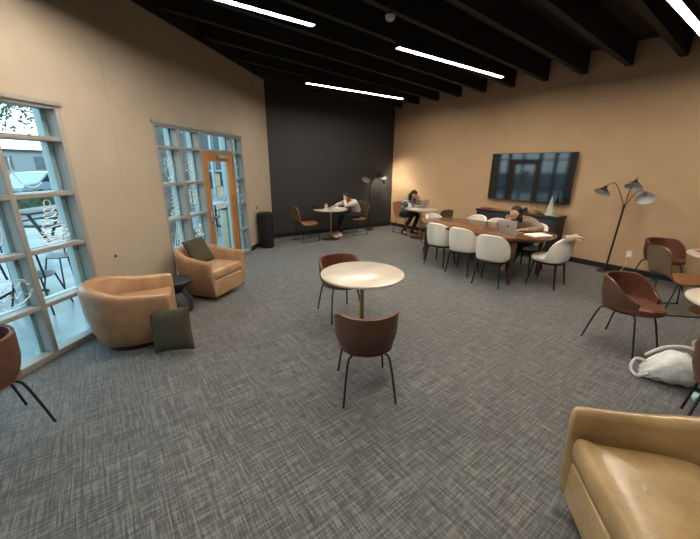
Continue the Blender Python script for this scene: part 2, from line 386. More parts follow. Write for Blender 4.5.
# oak door leaf with tall glass
d1 = onleft(tag(bpy.data.objects.new('door_1', None), kind='structure')); COL.objects.link(d1)
b = MB(); b.box(3.20, 3.36, .02, .065, .01, 1.98, .004); b.box(4.01, 4.18, .02, .065, .01, 1.98, .004)
b.box(3.36, 4.01, .02, .065, 1.83, 1.98, .004); b.box(3.36, 4.01, .02, .065, .01, .22, .004)
tag(b.build('door_leaf', 'oak', d1), 'honey oak stiles and rails')
MB().box(3.36, 4.01, .038, .046, .22, 1.83).build('glass_pane', 'glass', d1)
b = MB(); b.tube([(3.28, .02, .93), (3.28, -.05, .93)], .012, 10); b.tube([(3.28, -.05, .93), (3.38, -.055, .93)], .010, 10); b.box(3.25, 3.31, .008, .02, .84, 1.02, .003)
b.build('door_handle', 'alu', d1)
b = MB(); b.box(3.62, 3.92, -.03, .02, 1.88, 1.95, .006); b.tube([(3.9, -.03, 1.93), (3.95, -.16, 1.99), (3.72, -.06, 2.02)], .008); b.build('door_closer', 'frame', d1)
for i, (a, c, z0, z1) in enumerate([(3.56, 3.73, 1.42, 1.62), (3.60, 3.80, 1.21, 1.41), (3.52, 3.86, 1.02, 1.12)]):
    tag(onleft(MB().box(a, c, .047+.001*i, .048+.001*i, z0, z1).build('paper_notice', 'paper')), ['white notice taped highest on the oak door glass', 'white notice overlapping below the highest one on the oak door glass', 'wide white notice taped just above the oak door handle height'][i], 'notice', 'notices on the door glass')

# ------------------------------------------------------------------ outside
o = MB().box(-12, 40, .17, 12, -.1, -.02).build('patio_slab', 'concrete', smooth=False); tag(onleft(o), kind='structure')
o = MB().box(-60, 90, 12, 90, -.1, -.03).build('parking_ground', 'asphalt', smooth=False); tag(onleft(o), kind='structure')
def P3(s, u, z=0): return tuple(lw(s, u, z))
post = thing('canopy_post', 'x', 'post')
MB().box(-.05, .05, -.05, .05, -.02, 2.9, .006).build('shaft', 'teal', post); MB().box(-.09, .09, -.09, .09, -.02, .02, .005).build('base_plate', 'teal', post)
spots = [2.1+1.45*k for k in range(-1, 9)]
names = ['seen through the left window', 'second from the left window', 'third from the left window', 'just left of the oak door view', 'behind the first door-side panes', 'behind the second door-side panes', 'seen through the transom glass', 'near the far end of the row', 'second last of the row', 'last of the row']
for i, s in enumerate(spots):
    o = post if i == 0 else copy_tree(post)
    o.location = lw(s+2, 3.4); o.rotation_euler = (0, 0, LA); tag(o, 'pale green grey patio canopy post, ' + names[i], 'post', 'canopy posts outside')
tag(onleft(MB().box(2, 18, 3.3, 3.5, 2.9, 3.1, .01).build('canopy_beam', 'teal')), 'pale green grey beam lying across the patio posts', 'beam')

def chair_patio():
    t = thing('patio_chair', 'x', 'patio chair')
    b = MB(); b.lathe([(0, .44), (.2, .44), (.21, .455), (0, .46)], 20); b.build('seat', 'blackmetal', t)
    b = MB(); b.tube([(-.19, -.15, .45), (-.2, -.22, .8), (-.12, -.25, .88), (.12, -.25, .88), (.2, -.22, .8), (.19, -.15, .45)], .012)
    for x in (-.1, 0, .1): b.tube([(x, -.19, .46), (x, -.25, .87)], .008)
    b.build('backrest', 'blackmetal', t)
    for x in (-1, 1):
        for y in (-1, 1): MB().tube([(.14*x, .14*y, .44), (.22*x, .22*y, -.02)], .011).build('leg', 'blackmetal', t)
    return t
def table_patio():
    t = thing('patio_table', 'x', 'patio table')
    MB().lathe([(0, .71), (.44, .71), (.45, .725), (.44, .74), (0, .74)], 32).build('tabletop', 'greyblue', t)
    MB().tube([(0, 0, .05), (0, 0, .71)], .03, 12).build('column', 'blackmetal', t)
    for k in range(4): MB().tube([(0, 0, .12), (.33*cos(k*pi/2+.4), .33*sin(k*pi/2+.4), 0)], .018).build('foot', 'blackmetal', t)
    return t
ct = table_patio(); cc = chair_patio()
tl = [((1.55, 2.0), 'round pale patio table close outside the left window'), ((6.9, 2.1), 'round pale patio table outside beyond the oak door')]
for i, (p, l) in enumerate(tl):
    o = ct if i == 0 else copy_tree(ct); o.location = lw(*p); tag(o, l, None, 'patio tables')
cl = [((.95, 2.5), .6, 'black patio chair behind the nearest patio table'), ((2.2, 1.9), 2.2, 'black patio chair right of the nearest patio table'), ((1.3, 1.3), -.4, 'black patio chair between the glass and the nearest patio table'), ((5.2, 4.3), 2., 'black patio chair by the farther patio table'), ((6.3, 1.8), -1.2, 'black patio chair beyond the oak door, near side of its table'), ((7.6, 2.3), 1.6, 'black patio chair beyond the oak door, far side of its table')]
for i, (p, rz, l) in enumerate(cl):
    o = cc if i == 0 else copy_tree(cc); o.location = lw(*p); o.rotation_euler = (0, 0, rz); tag(o, l, None, 'patio chairs')
o = thing('litter_post', 'beige square litter bin with black cap outside the oak door', 'bin', lw(4.78, .62), LA)
MB().box(-.08, .08, -.08, .08, -.02, .86, .01).build('body', 'outpanel', o); MB().box(-.1, .1, -.1, .1, .86, .92, .01).build('cap', 'blackmetal', o)

def car(paint, label, s, u, rz):
    t = thing('car', label, 'car', lw(s, u, -.03), LA+rz, 'cars parked outside')
    prof = [(-2.2, .35), (-2.2, .75), (-2.0, .88), (-1.35, .95), (-.75, 1.40), (.7, 1.43), (1.45, .98), (2.15, .82), (2.25, .6), (2.2, .35)]
    MB().loft([[(x, y, z if z < .96 else z) for x, z in prof] for y in (-.86, .86)]).build('body', paint, t, ang=25)
    b = MB()
    for sg in (-1, 1): b.loft([[(x, sg*(.862+e), z) for x, z in ((-1.2, .98), (-.7, 1.34), (.62, 1.37), (1.2, 1.0))] for e in (0, .01)])
    b.build('side_window', 'carglass', t)
    for x in (-1.4, 1.4):
        for y in (-.8, .8): MB().tube([(x, y-.1, .33), (x, y+.1, .33)], .33, 20).build('wheel', 'tyre', t)
car('cars', 'silver car parked outside, seen through the left window', 13, 15, .15)
car('carw', 'white car parked outside behind the silver car', 21, 17, .1)
car('carb', 'dark blue car parked outside farthest along the lot', 30, 16, .05)
car('carw', 'white car parked outside left of the silver car', 7.8, 17, .12)
def tree(label, s, u, h, seed):
    t = thing('tree', label, 'tree', lw(s, u, -.03), 0, 'trees beyond the car park'); rg = random.Random(seed)
    b = MB(); b.tube([(0, 0, 0), (.05, 0, h*.3), (-.05, .1, h*.55)], .16, 8, r2=.09)
    tips = []
    for k in range(7):
        a = k*.9; p = (cos(a)*h*.22, sin(a)*h*.22, h*(.6+.06*k)); tips.append(p); b.tube([(-.02, .05, h*(.38+.02*k)), (p[0]*.5, p[1]*.5, p[2]*.9), p], .05, 6, r2=.02)
    b.build('trunk', 'bark', t)
    b = MB()
    for _ in range(900):
        p = Vector(rg.choice(tips)); v = Vector((rg.gauss(0, 1), rg.gauss(0, 1), rg.gauss(0, .8)))*h*.11; c = p+v; q = .16
        a = Vector((rg.uniform(-1, 1), rg.uniform(-1, 1), rg.uniform(-1, 1))).normalized(); e = a.orthogonal().normalized()
        vv = [b.bm.verts.new(c+a*q), b.bm.verts.new(c+e*q*.5), b.bm.verts.new(c-a*q), b.bm.verts.new(c-e*q*.5)]; b.bm.faces.new(vv)
    b.build('crown', 'leaf', t, smooth=False)
tree('sparse leafy tree outside, leftmost behind the left window', 15, 21, 8, 1)
tree('sparse leafy tree outside, right of the one behind the left window', 24, 22, 8, 2)
tree('bushy tree outside beyond the door-side panes', 32, 12.5, 7, 3)
tree('bushy tree outside seen over the oak door', 44, 18, 8, 4)
t = thing('building_wing', 'grey glazed building wing beyond the oak door and its panes', 'building', lw(17, 8), LA)
MB().box(0, 6, -7, 5.5, -.03, 4.0).build('wall', 'building', t, smooth=False); MB().box(-.25, 6.2, -7.2, 5.7, 4.0, 4.3).build('roof', 'blackmetal', t, smooth=False)
b = MB(); f = MB()
for k in range(9):
    b.box(-.04, 0, -6.7+1.35*k, -5.6+1.35*k, .4, 3.5); f.box(-.12, -.04, -6.82+1.35*k, -6.70+1.35*k, 0, 3.8)
for z in (1.4, 2.5): f.box(-.10, -.04, -6.8, 5.3, z, z+.08)
b.build('window_band', 'carglass', t, smooth=False); f.build('facade_frame', 'teal', t, smooth=False)
stonem = mat('grey_stone', (.16, .14, .12), .85, var=.35, vscale=7, bump=.6, bscale=14)
pil = thing('stone_pillar', 'rough grey stone pillar outside the panes left of the oak door', 'pillar', lw(5.3, 2.1), LA)
MB().box(-.2, .2, -.2, .2, -.02, 3.2, .02).build('shaft', stonem, pil); MB().box(-.26, .26, -.26, .26, -.02, .25, .02).build('plinth', stonem, pil)
o = copy_tree(pil); o.location = lw(10.6, 5.0); o['label'] = 'rough grey stone pillar farther out, seen through the panes beside the oak door'
pt = thing('picnic_table', 'dark picnic table with benches outside behind the left window', 'patio table', lw(4.9, 5.4), LA+.2)
MB().box(-.9, .9, -.4, .4, .70, .75, .008).build('tabletop', 'blackmetal', pt)
for y in (-.72, .72): MB().box(-.9, .9, y-.14, y+.14, .42, .46, .006).build('bench', 'blackmetal', pt)
for x in (-.65, .65):
    q = MB(); q.tube([(x, -.7, .42), (x, .7, .42)], .03); q.tube([(x, -.15, .70), (x, -.5, -.02)], .035); q.tube([(x, .15, .70), (x, .5, -.02)], .035); q.build('leg_frame', 'blackmetal', pt)
hd_ = thing('hedge', 'low clipped hedge at the edge of the patio outside', 'hedge', lw(16, 11.5), LA)
q = MB(); rg = random.Random(5)
for _ in range(2600):
    c = Vector((rg.uniform(-9, -1.2), rg.uniform(-.4, .4), rg.uniform(0, .75))); a = Vector((rg.uniform(-1, 1), rg.uniform(-1, 1), rg.uniform(-1, 1))).normalized(); e = a.orthogonal().normalized()
    q.bm.faces.new([q.bm.verts.new(c+v) for v in (a*.10, e*.05, -a*.10, -e*.05)])
q.box(-9, -1.2, -.33, .33, -.03, .68); q.build('foliage', 'leaf', hd_, smooth=False)
t = thing('distant_building', 'low pale building across the car park', 'building', lw(30, 50, -.03), LA)
MB().box(-35, 45, 0, 12, 0, 3.4).build('wall', 'building', t, smooth=False); MB().box(-35.3, 45.3, -.3, 12.3, 3.4, 3.7).build('roof', 'blackmetal', t, smooth=False)
b = MB()
for k in range(14): b.box(-33+5.5*k, -30.4+5.5*k, -.05, 0, 1.0, 2.8)
b.build('window_band', 'asphalt', t, smooth=False)

# ------------------------------------------------------------------ ceiling lights
fx = thing('linear_light', 'x', 'ceiling light')
b = MB(); b.box(-1.22, 1.22, -.045, -.036, 0, .085); b.box(-1.22, 1.22, .036, .045, 0, .085); b.box(-1.22, 1.22, -.036, .036, .05, .085); b.box(-1.22, -1.212, -.036, .036, 0, .05); b.box(1.212, 1.22, -.036, .036, 0, .05)
b.build('housing', 'blackmetal', fx, smooth=False)
MB().box(-1.21, 1.21, -.035, .035, .004, .02).build('diffuser', 'lamp_em', fx, smooth=False)
b = MB()
for x in (-.9, .9): b.tube([(x, 0, .085), (x, 0, .52)], .004, 6)
b.build('hanger_rod', 'blackmetal', fx)
LS = [((.96, 3.58), 'linear ceiling light at upper left, nearest the left wall'), ((4.58, 3.54), 'linear ceiling light in the middle above the conference table'),
      ((4.63, 5.92), 'linear ceiling light farthest away before the dark wall'), ((4.60, 1.14), 'linear ceiling light at the upper right corner of the photo'),
      ((.96, 1.14), 'linear ceiling light overhead of the camera')]
for i, (p, l) in enumerate(LS):
    o = fx if i == 0 else copy_tree(fx); o.location = (p[0], p[1], 3.19); tag(o, l, None, 'linear ceiling lights')
o = thing('smoke_detector', 'small white smoke detector hanging below the black ceiling', 'smoke detector', (3.09, 3.39, 3.38))
MB().lathe([(0, 0), (.035, 0), (.055, .02), (.06, .05), (0, .055)], 24).build('body', 'hat', o); MB().tube([(0, 0, .05), (0, 0, .54)], .012).build('conduit', 'blackmetal', o)

# ------------------------------------------------------------------ furniture builders
def wrap(phimax, nphi, prof, mb, mi=0):
    """prof(phi) -> closed list of (R, z); swept round the back"""
    secs = []
    for i in range(nphi+1):
        ph = -phimax + 2*phimax*i/nphi
        secs.append([(q[0]*sin(ph)*q[2], -q[0]*cos(ph)*q[3], q[1]) for q in prof(ph)])
    return mb.loft(secs, mi=mi)
def smst(a, b_, x):
    t = max(0, min(1, (x-a)/(b_-a))); return t*t*(3-2*t)

def tub_chair():
    t = thing('tub_chair', 'x', 'chair')
    def top(ph): return .722 - .19*smst(R(60), R(142), abs(ph))
    def pr(ph, off=0., z0=.41):
        zt = top(ph); out = []
        for v in (0, .08, .2, .4, .7, 1.):
            out.append((.182+.062*sin(min(1, .25+v*1.5)*pi/2)+.008*v, z0+(zt-z0)*v, 1., .97))
        rt = out[-1][0]
        out.append((rt-.009, zt+.007, 1, .97)); return out, rt
    def outer(ph):
        o, rt = pr(ph); return o[:-1]+[(rt-.011, top(ph)+.004, 1, .97)]+[(q[0]-.012, q[1], 1, .97) for q in o[:-1]][::-1]
    def inner(ph):
        o, rt = pr(ph, z0=.43); a = [(q[0]-.0125, q[1], 1, .97) for q in o[:-1]]
        return a+[(rt-.022, top(ph)+.004, 1, .97)]+[(q[0]-.028, q[1], 1, .97) for q in o[:-1]][::-1]
    b = MB(); wrap(R(138), 44, outer, b); b.lathe([(0, .395), (.19, .395), (.215, .405), (.20, .41), (0, .41)], 36); b.build('shell', 'brown', t)
    b = MB(); wrap(R(137), 44, inner, b); tag(b.build('inner_lining', 'rust', t), 'reddish inner leather lining')
    b = MB(); secs = []
    for z, k in ((.411, .88), (.425, .97), (.45, 1.), (.475, .97), (.487, .88), (.492, .5), (.493, .01)):
        secs.append([(cos(a)*.225*k, (sin(a)*.225+(.07 if sin(a) > 0 else 0)*sin(a))*k+.01, z) for a in [2*pi*j/36 for j in range(36)]])
    b.loft(secs); b.build('seat_cushion', 'rust', t)
    for sx_ in (-1, 1):
        for sy_ in (-1, 1):
            MB().tube(smoothpath([(.06*sx_, .07*sy_, .385), (.13*sx_, .14*sy_, .385), (.165*sx_, .175*sy_, .33), (.205*sx_, .25*sy_, 0)], 4), .009).build('leg', 'blackmetal', t)
    return t

def sled_chair():
    t = thing('sled_chair', 'x', 'chair')
    prof = smoothpath([(0, .23, .445, .22), (0, .20, .455, .225), (0, .05, .440, .23), (0, -.10, .435, .215), (0, -.19, .475, .20), (0, -.235, .58, .205), (0, -.27, .72, .20), (0, -.285, .80, .18), (0, -.287, .825, .13)][0:0] or [(.23, .445, .20)], 1) if False else None
    pts = [(.235, .440, .16), (.225, .452, .205), (.15, .452, .23), (.0, .440, .235), (-.12, .440, .225), (-.19, .475, .205), (-.225, .55, .20), (-.255, .66, .205), (-.28, .77, .20), (-.288, .815, .17), (-.29, .828, .11)]
    sp = smoothpath([(a, b_, c) for a, b_, c in pts], 4); b = MB(); secs = []
    for i, p in enumerate(sp):
        a = sp[max(0, i-1)]; c = sp[min(len(sp)-1, i+1)]; tx, tz = c.x-a.x, c.y-a.y; l = sqrt(tx*tx+tz*tz) or 1; nx, nz = tz/l, -tx/l
        row = []
        for k in range(9): 
            x = (-1+k/4)*p.z; cup = .035*(abs(-1+k/4)**2.5); row.append((x, p.x-nx*cup, p.y-nz*cup))
        row2 = [(x, y+nx*.018, z+nz*.018) for x, y, z in row][::-1]
        secs.append(row+row2)
    b.loft(secs); b.bm.normal_update()
    for f in b.bm.faces:
        f.material_index = 0
    for k, f in enumerate(b.bm.faces):
        if k < (len(secs)-1)*18 and (k % 18) < 8: f.material_index = 1
    b.build('seat_shell', ['tanleather', 'shellback'], t)
    for s_ in (-1, 1):
        MB().tube(smoothpath([(.10*s_, .16, .425), (.18*s_, .165, .42), (.21*s_, .19, .36), (.225*s_, .235, .03), (.225*s_, .21, .009), (.225*s_, -.21, .009), (.225*s_, -.235, .03), (.20*s_, -.15, .36), (.17*s_, -.13, .415), (.10*s_, -.12, .425)], 5), .008).build('sled_leg', 'blackmetal', t)
    return t

def dining_chair():
    t = thing('dining_chair', 'x', 'chair')
    def pr(ph):
        a = abs(ph)/R(86); zt = .46+.345*sqrt(max(0.0, 1-a**2.6)); zb = .435; o = []
        for v in (0, .25, .5, .75, .93, 1.): 
            z = zb+(zt-zb)*v; o.append((.240+.02*sin(min(1, v*2)*pi/2), z, 1.0, 1.0+.22*(z-.43)))
        rt = o[-1]; cap = (rt[0]-.0225, zt+.012, 1, rt[3])
        return o+[cap]+[(q[0]-.045, q[1], 1, q[3]) for q in o][::-1]
    b = MB(); wrap(R(86), 36, pr, b); b.build('backrest', 'cream', t)
    b = MB(); secs = []
    def sup(a, rx, ry, n=2.6): c, s_ = cos(a), sin(a); return rx*abs(c)**(2/n)*(1 if c > 0 else -1), ry*abs(s_)**(2/n)*(1 if s_ > 0 else -1)
    for z, k in ((.40, .93), (.415, 1.), (.45, 1.), (.468, .95), (.475, .85), (.478, .4), (.478, .01)):
        secs.append([(sup(a, .232*k, .225*k)[0], sup(a, .2*k, .232*k)[1]+.02, z) for a in [2*pi*j/36 for j in range(36)]])
    b.loft(secs); b.build('seat', 'cream', t)
    b = MB(); b.loft([[(sup(a, .215*k, .2)[0], sup(a, .2, .215*k)[1]+.015, z) for a in [2*pi*j/36 for j in range(36)]] for z, k in ((.365, .95), (.37, 1), (.40, 1.04))]); b.build('seat_frame', 'darkwood', t)
    for sx_ in (-1, 1):
        for sy_ in (-1, 1): MB().tube([(.165*sx_, .155*sy_+.01, .385), (.205*sx_, .205*sy_+.01, 0)], .019, 10, r2=.010).build('leg', 'darkwood', t)
    return t

def armchair(leather):
    t = thing('swivel_armchair', 'x', 'armchair')
    path = []; hw = .38; yc = -.0
    for k in range(5): path.append(((-hw, .36-k*.09), (-1, 0)))
    for k in range(1, 24): 
        a = pi*k/24; path.append(((-hw*cos(a), yc-.40*sin(a)), (-cos(a), -sin(a))))
    for k in range(5): path.append(((hw, yc+k*.09), (1, 0)))
    b = MB(); secs = []; n = len(path)
    for i, ((x, y), (nx, ny)) in enumerate(path):
        e = abs(2*i/(n-1)-1); H = .67-.085*smst(.3, 1.0, e)
        taper = 1.0
        pf = [(-.095, .06), (-.085, .065), (-.035, .22), (-.008, .42), (.0, H-.06), (-.008, H-.022), (-.03, H-.003), (-.06, H), (-.085, H-.010), (-.105, H-.035), (-.112, .45), (-.12, .25), (-.13, .10)]
        thin = 1-.42*smst(.72, 1., e)
        pf = [(o_*thin if j >= 5 and z > .3 else o_, z) for j, (o_, z) in enumerate(pf)]
        secs.append([(x+nx*o_, y+ny*o_, z) for o_, z in pf])
    # rounded arm fronts
    def shrink(sec, dy, k, up):
        cx = sum(p[0] for p in sec)/len(sec); c2 = sum(p[2] for p in sec)/len(sec)
        return [(cx+(p[0]-cx)*k, p[1]+dy, c2+(p[2]-c2)*(1-(1-k)*.25)) for p in sec]
    f0, f1 = secs[0], secs[-1]
    secs = [shrink(f0, .03, .35, 0), shrink(f0, .024, .75, 0), shrink(f0, .012, .93, 0)]+secs+[shrink(f1, .012, .93, 0), shrink(f1, .024, .75, 0), shrink(f1, .03, .35, 0)]
    b.loft(secs); b.build('tub_body', leather, t, ang=50)
    b = MB(); b.box(-.275, .275, -.10, .378, .075, .305, .02, 3); b.build('seat_base', leather, t)
    b = MB(); secs = []
    for z, k, dy in ((.306, .97, 0), (.315, .995, .004), (.35, 1.005, .008), (.405, 1., .006), (.430, .985, .0), (.444, .94, -.006), (.453, .7, -.01), (.456, .01, 0)):
        row = []
        for j in range(96):
            a = 2*pi*j/96; c, s_ = cos(a), sin(a); nn = 16 if s_ > 0 else 2.6
            wid = .277+.045*smst(.0, .9, s_)
            row.append((wid*k*abs(c)**(2/nn)*(1 if c > 0 else -1), (.325*abs(s_)**(2/nn)*(1 if s_ > 0 else -.82))*k+.045+dy, z))
        secs.append(row)
    b.loft(secs); b.build('seat_cushion', leather, t, ang=60)
    MB().lathe([(0, 0), (.25, 0), (.255, .01), (.255, .035), (.23, .045), (.12, .05), (.12, .09), (0, .09)], 36).build('swivel_base', 'plinth', t)
    return t

def pillow(name, label, size, T, mtx, material='olive', cat='cushion'):
    b = MB(); n = 18
    g = {}
    for side in (1, -1):
        for i in range(n+1):
            for j in range(n+1):
                u, v = -1+2*i/n, -1+2*j/n; edge = i in (0, n) or j in (0, n)
                if edge and (i, j) in g: g[(side, i, j)] = g[(i, j)]; continue
                h = T*((1-u**4)*(1-v**4))**.6; pin = 1-.05*(1-abs(u)**2)*abs(v)**4; pin2 = 1-.05*(1-abs(v)**2)*abs(u)**4
                vt = b.bm.verts.new((u*size/2*pin2, v*size/2*pin, side*h)); g[(side, i, j)] = vt
                if edge: g[(i, j)] = vt
        for i in range(n):
            for j in range(n):
                q = [g[(side, i, j)], g[(side, i+1, j)], g[(side, i+1, j+1)], g[(side, i, j+1)]]; b.bm.faces.new(q if side > 0 else q[::-1])
    o = b.build(name, material, ang=80); tag(o, label, cat)
    o.matrix_world = mtx; return o
def mtx(loc, xdir, ydir):
    x = Vector(xdir).normalized(); y = Vector(ydir); y = (y-x*y.dot(x)).normalized(); z = x.cross(y)
    return Matrix(((x.x, y.x, z.x, loc[0]), (x.y, y.y, z.y, loc[1]), (x.z, y.z, z.z, loc[2]), (0, 0, 0, 1)))

def round_table():
    t = thing('round_table', 'x', 'table')
    MB().lathe([(0, .722), (.405, .722), (.418, .728), (.42, .738), (.418, .746), (.41, .75), (0, .75)], 64).build('tabletop', 'marble', t)
    MB().lathe([(0, .05), (.022, .05), (.022, .722), (0, .722)], 20).build('column', 'brass', t)
    MB().lathe([(0, 0), (.235, 0), (.235, .008), (.16, .018), (.06, .035), (.03, .07), (0, .07)], 40).build('base', 'bronze', t)
    return t

# ------------------------------------------------------------------ centre group
rt = round_table(); rt.location = (2.02, 2.50, 0); tag(rt, 'round cream marble table on a brass pole, in the middle of the floor', None, 'round marble tables')
tb = tub_chair(); tb.location = (1.55, 1.86, 0); tb.rotation_euler = (0, 0, face(.50, .86)); tag(tb, 'brown tub chair in the middle, nearest the camera, back turned', None, 'brown tub chairs')
dup(tb, (2.21, 3.17, 0), face(-.22, -.97), 'brown tub chair on the far side of the central marble table')

# ------------------------------------------------------------------ left lounge
ac = armchair('leather'); ac.location = (.10, 3.93, 0); ac.rotation_euler = (0, 0, face(.93, -.20)); tag(ac, 'cognac leather swivel armchair beside the left window, green pillow leaning on it', None, 'leather swivel armchairs')
dup(ac, (1.10, 4.90, 0), face(.57, -.82), 'cognac leather swivel armchair in front of the oak door panes')
ab = armchair('leather_tan'); ab.location = (1.80, -.05, 0); ab.rotation_euler = (0, 0, R(41)); tag(ab, 'large tan leather armchair cut off at the lower right corner', None, 'leather swivel armchairs')
st = thing('drum_side_table', 'small round black hourglass side table between the two cognac armchairs', 'side table', (.60, 4.42, 0))
MB().lathe([(0, .355), (.14, .355), (.185, .37), (.20, .395), (.20, .42), (.19, .43), (0, .43)], 40).build('tabletop', 'blackwood', st)
MB().lathe([(0, 0), (.15, 0), (.172, .03), (.17, .12), (.13, .20), (.085, .245), (.075, .265), (.10, .32), (.14, .355), (0, .356)], 40).build('pedestal', 'blackwood', st)
pillow('throw_pillow', 'olive green square pillow standing on the carpet against the left armchair', .42, .055, mtx((.37, 3.38, .25), (.74, -.62, .16), (-.1, .40, .9)))
pillow('throw_pillow', 'olive green pillow on the seat of the armchair by the oak door', .38, .05, mtx((1.04, 4.97, .615), (.84, .54, .03), (-.28, .42, .86)))

bn = thing('waste_bin', 'tall black cylindrical waste bin against the beige wall', 'bin', (2.94, 7.09, 0))
MB().lathe([(0, 0), (.155, 0), (.16, .01), (.165, .72), (0, .72)], 36).build('body', 'plastic', bn)
MB().lathe([(0, .72), (.17, .72), (.172, .735), (.165, .77), (.13, .785), (.09, .775), (0, .775)], 36).build('lid', 'plastic', bn)
tag(onleft(MB().box(5.02, 5.05, -.012, 0, .85, .90, .004).build('wall_stop', 'blackmetal')), 'tiny dark fitting on the beige wall above the waste bin', 'wall fitting')
tag(onleft(MB().lathe([(0, -.012), (.012, -.012), (.015, 0), (0, 0)], 12).build('wall_bumper', 'blackmetal')), 'tiny dark dot low on the beige wall by the left window', 'wall fitting')
bpy.data.objects['wall_bumper'].rotation_euler = (R(-90), 0, LA); bpy.data.objects['wall_bumper'].location = lw(1.22, 0, .78)

dup(tb, (-.83, 2.93, 0), face(-.85, -.45), 'brown tub chair cut off at the left edge of the photo')

# ------------------------------------------------------------------ far table at the dark wall
dup(rt, (4.60, 6.98, 0), 0, 'round cream marble table in front of the dark wall')
sl = sled_chair(); sl.location = (4.0, 7.16, 0); sl.rotation_euler = (0, 0, face(1, 0)); tag(sl, 'empty camel leather chair left of the table at the dark wall', None, 'camel sled-base chairs')
dup(sl, (5.50, 7.13, 0), face(-1, 0), 'camel leather chair the person in off-white sits on')
cup = thing('cup', 'white paper cup on the dark-wall table', 'cup', (4.55, 7.10, .75))
MB().lathe([(0, 0), (.028, 0), (.038, .10), (.04, .10), (0, .10)], 20).build('body', 'paper', cup); MB().lathe([(0, .10), (.042, .10), (.042, .112), (.036, .118), (0, .118)], 20).build('lid', 'woodlight', cup)
t = thing('open_book', 'open white notebook on the dark-wall table', 'book', (4.83, 6.98, .75), .3)
b = MB(); 
for s_ in (-1, 1): b.loft([[(s_*x, -.10, .004+z), (s_*x, .10, .004+z), (s_*x, .10, 0), (s_*x, -.10, 0)] for x, z in ((.001, .012), (.03, .022), (.08, .02), (.15, .008))])
b.build('pages', 'paper', t)
t = thing('laptop', 'x', 'laptop'); 
def laptop(label, loc, rz, mini=False, tilt=20, lidmat='alu', w_=.30, d_=.21):
    t = thing('laptop', label, 'laptop', loc, rz, 'laptops')
    b = MB(); b.box(-w_/2, w_/2, -d_/2, d_/2, .001, .013, .004); b.build('base', 'alu', t)
    b = MB()
    for i in range(5):
        for j in range(12): b.box(-w_/2+.02+j*(w_-.04)/12, -w_/2+.02+(j+.82)*(w_-.04)/12, -d_/2+.095+i*.019, -d_/2+.110+i*.019, .013, .0145)
    b.build('keyboard', 'plastic', t, smooth=False)
    b = MB(); b.box(-w_/2, w_/2, 0, .006, 0, d_, .003); s_ = b.build('screen_lid', lidmat, t); s_.location = (0, d_/2, .012); s_.rotation_euler = (R(-tilt), 0, 0)
    q = MB().box(-w_/2+.008, w_/2-.008, -.0012, 0, .012, d_-.008).build('display', 'lapscreen', s_, smooth=False)
    b = MB()      # fruit-shaped mark on the lid: round body, leaf, bite
    body = []
    for k in range(28):
        a = 2*pi*k/28; r = .017*(1+.06*cos(2*a)); x = r*cos(a); z = r*sin(a)*1.05
        if sin(a) > .93: z -= .003
        if cos(a) > .86: x -= .007
        body.append((x, z))
    b.loft([[(x, y, z+d_/2) for x, z in body] for y in (.006, .0068)])
    b.loft([[(x, y, z+d_/2+.024) for x, z in ((-.002, -.004), (.004, -.002), (.005, .006), (0, .004))] for y in (.006, .0068)])
    b.build('lid_mark', 'plastic', s_, smooth=False)
    return t
bpy.data.objects.remove(bpy.data.objects['laptop'])
t = thing('handbag', 'black handbag lying on the left of the dark-wall table', 'bag', (4.36, 7.16, .75), -.2)
b = MB(); b.box(-.13, .13, -.06, .06, 0, .085, .025, 3); b.build('body', 'blackcloth', t); MB().tube(smoothpath([(-.08, 0, .08), (-.06, 0, .11), (.06, 0, .11), (.08, 0, .08)], 4), .006).build('handle', 'blackcloth', t)

# floor lamps
def floor_lamp(label, loc, rz, joint, shades, lit=False):
    """shades: (end point, aim direction) in the lamp's own frame"""
    t = thing('floor_lamp', label, 'floor lamp', loc, rz, 'three-headed floor lamps')
    MB().lathe([(0, 0), (.13, 0), (.135, .008), (.13, .018), (.03, .024), (0, .024)], 36).build('base', 'blackmetal', t)
    MB().tube([(0, 0, .02), (joint[0], joint[1], joint[2])], .015, 10).build('pole', 'blackmetal', t)
    MB().ball(joint, .022, .022, .03).build('joint', 'blackmetal', t)
    J = Vector(joint)
    for i, (p, aim, elbow) in enumerate(shades):
        p = Vector(p); ax = Vector(aim).normalized()
        a = MB().tube(smoothpath([J, Vector(elbow), p], 5), .006, 8).build('arm', 'blackmetal', t)
        q = ax.to_track_quat('Z', 'Y'); mt = Matrix.Translation(p) @ q.to_matrix().to_4x4()
        b = MB(); n = 32
        pf = [(.012, -.015), (.022, .0), (.032, .025), (.055, .05), (.092, .080), (.122, .115), (.120, .117), (.089, .084), (.052, .054), (.028, .03), (.0, .026)]
        b.lathe(pf, n)
        for f in b.bm.faces: f.material_index = 0
        s_ = b.build('lamp_shade', ['blackmetal', 'shade_in'], t, ang=60); s_.matrix_local = mt
        for pl_ in s_.data.polygons:
            c = pl_.center; r = sqrt(c.x*c.x+c.y*c.y)
            if pl_.normal.z > .15 and c.z > .02: pl_.material_index = 1
        s2 = MB().lathe([(0, -.06), (.010, -.06), (.012, -.05), (.012, -.012), (0, -.012)], 16).build('socket_cap', 'brass', s_)
        s3 = MB().ball((0, 0, .045), .017, .017, .022, n=12).build('bulb', 'bulb' if (lit and i in lit) else 'white', s_)
floor_lamp('black three-headed floor lamp right of the television', (7.04, 1.86, 0), 0, (-.04, -.06, 1.15),
           [((-.08, .24, 1.46), (-.50, .22, -1), (-.05, .12, 1.51)), ((-.10, -.15, 1.575), (-.55, .0, -1), (-.06, -.09, 1.40)), ((-.12, -.31, 1.38), (-.95, -.32, -.70), (-.06, -.20, 1.41))])
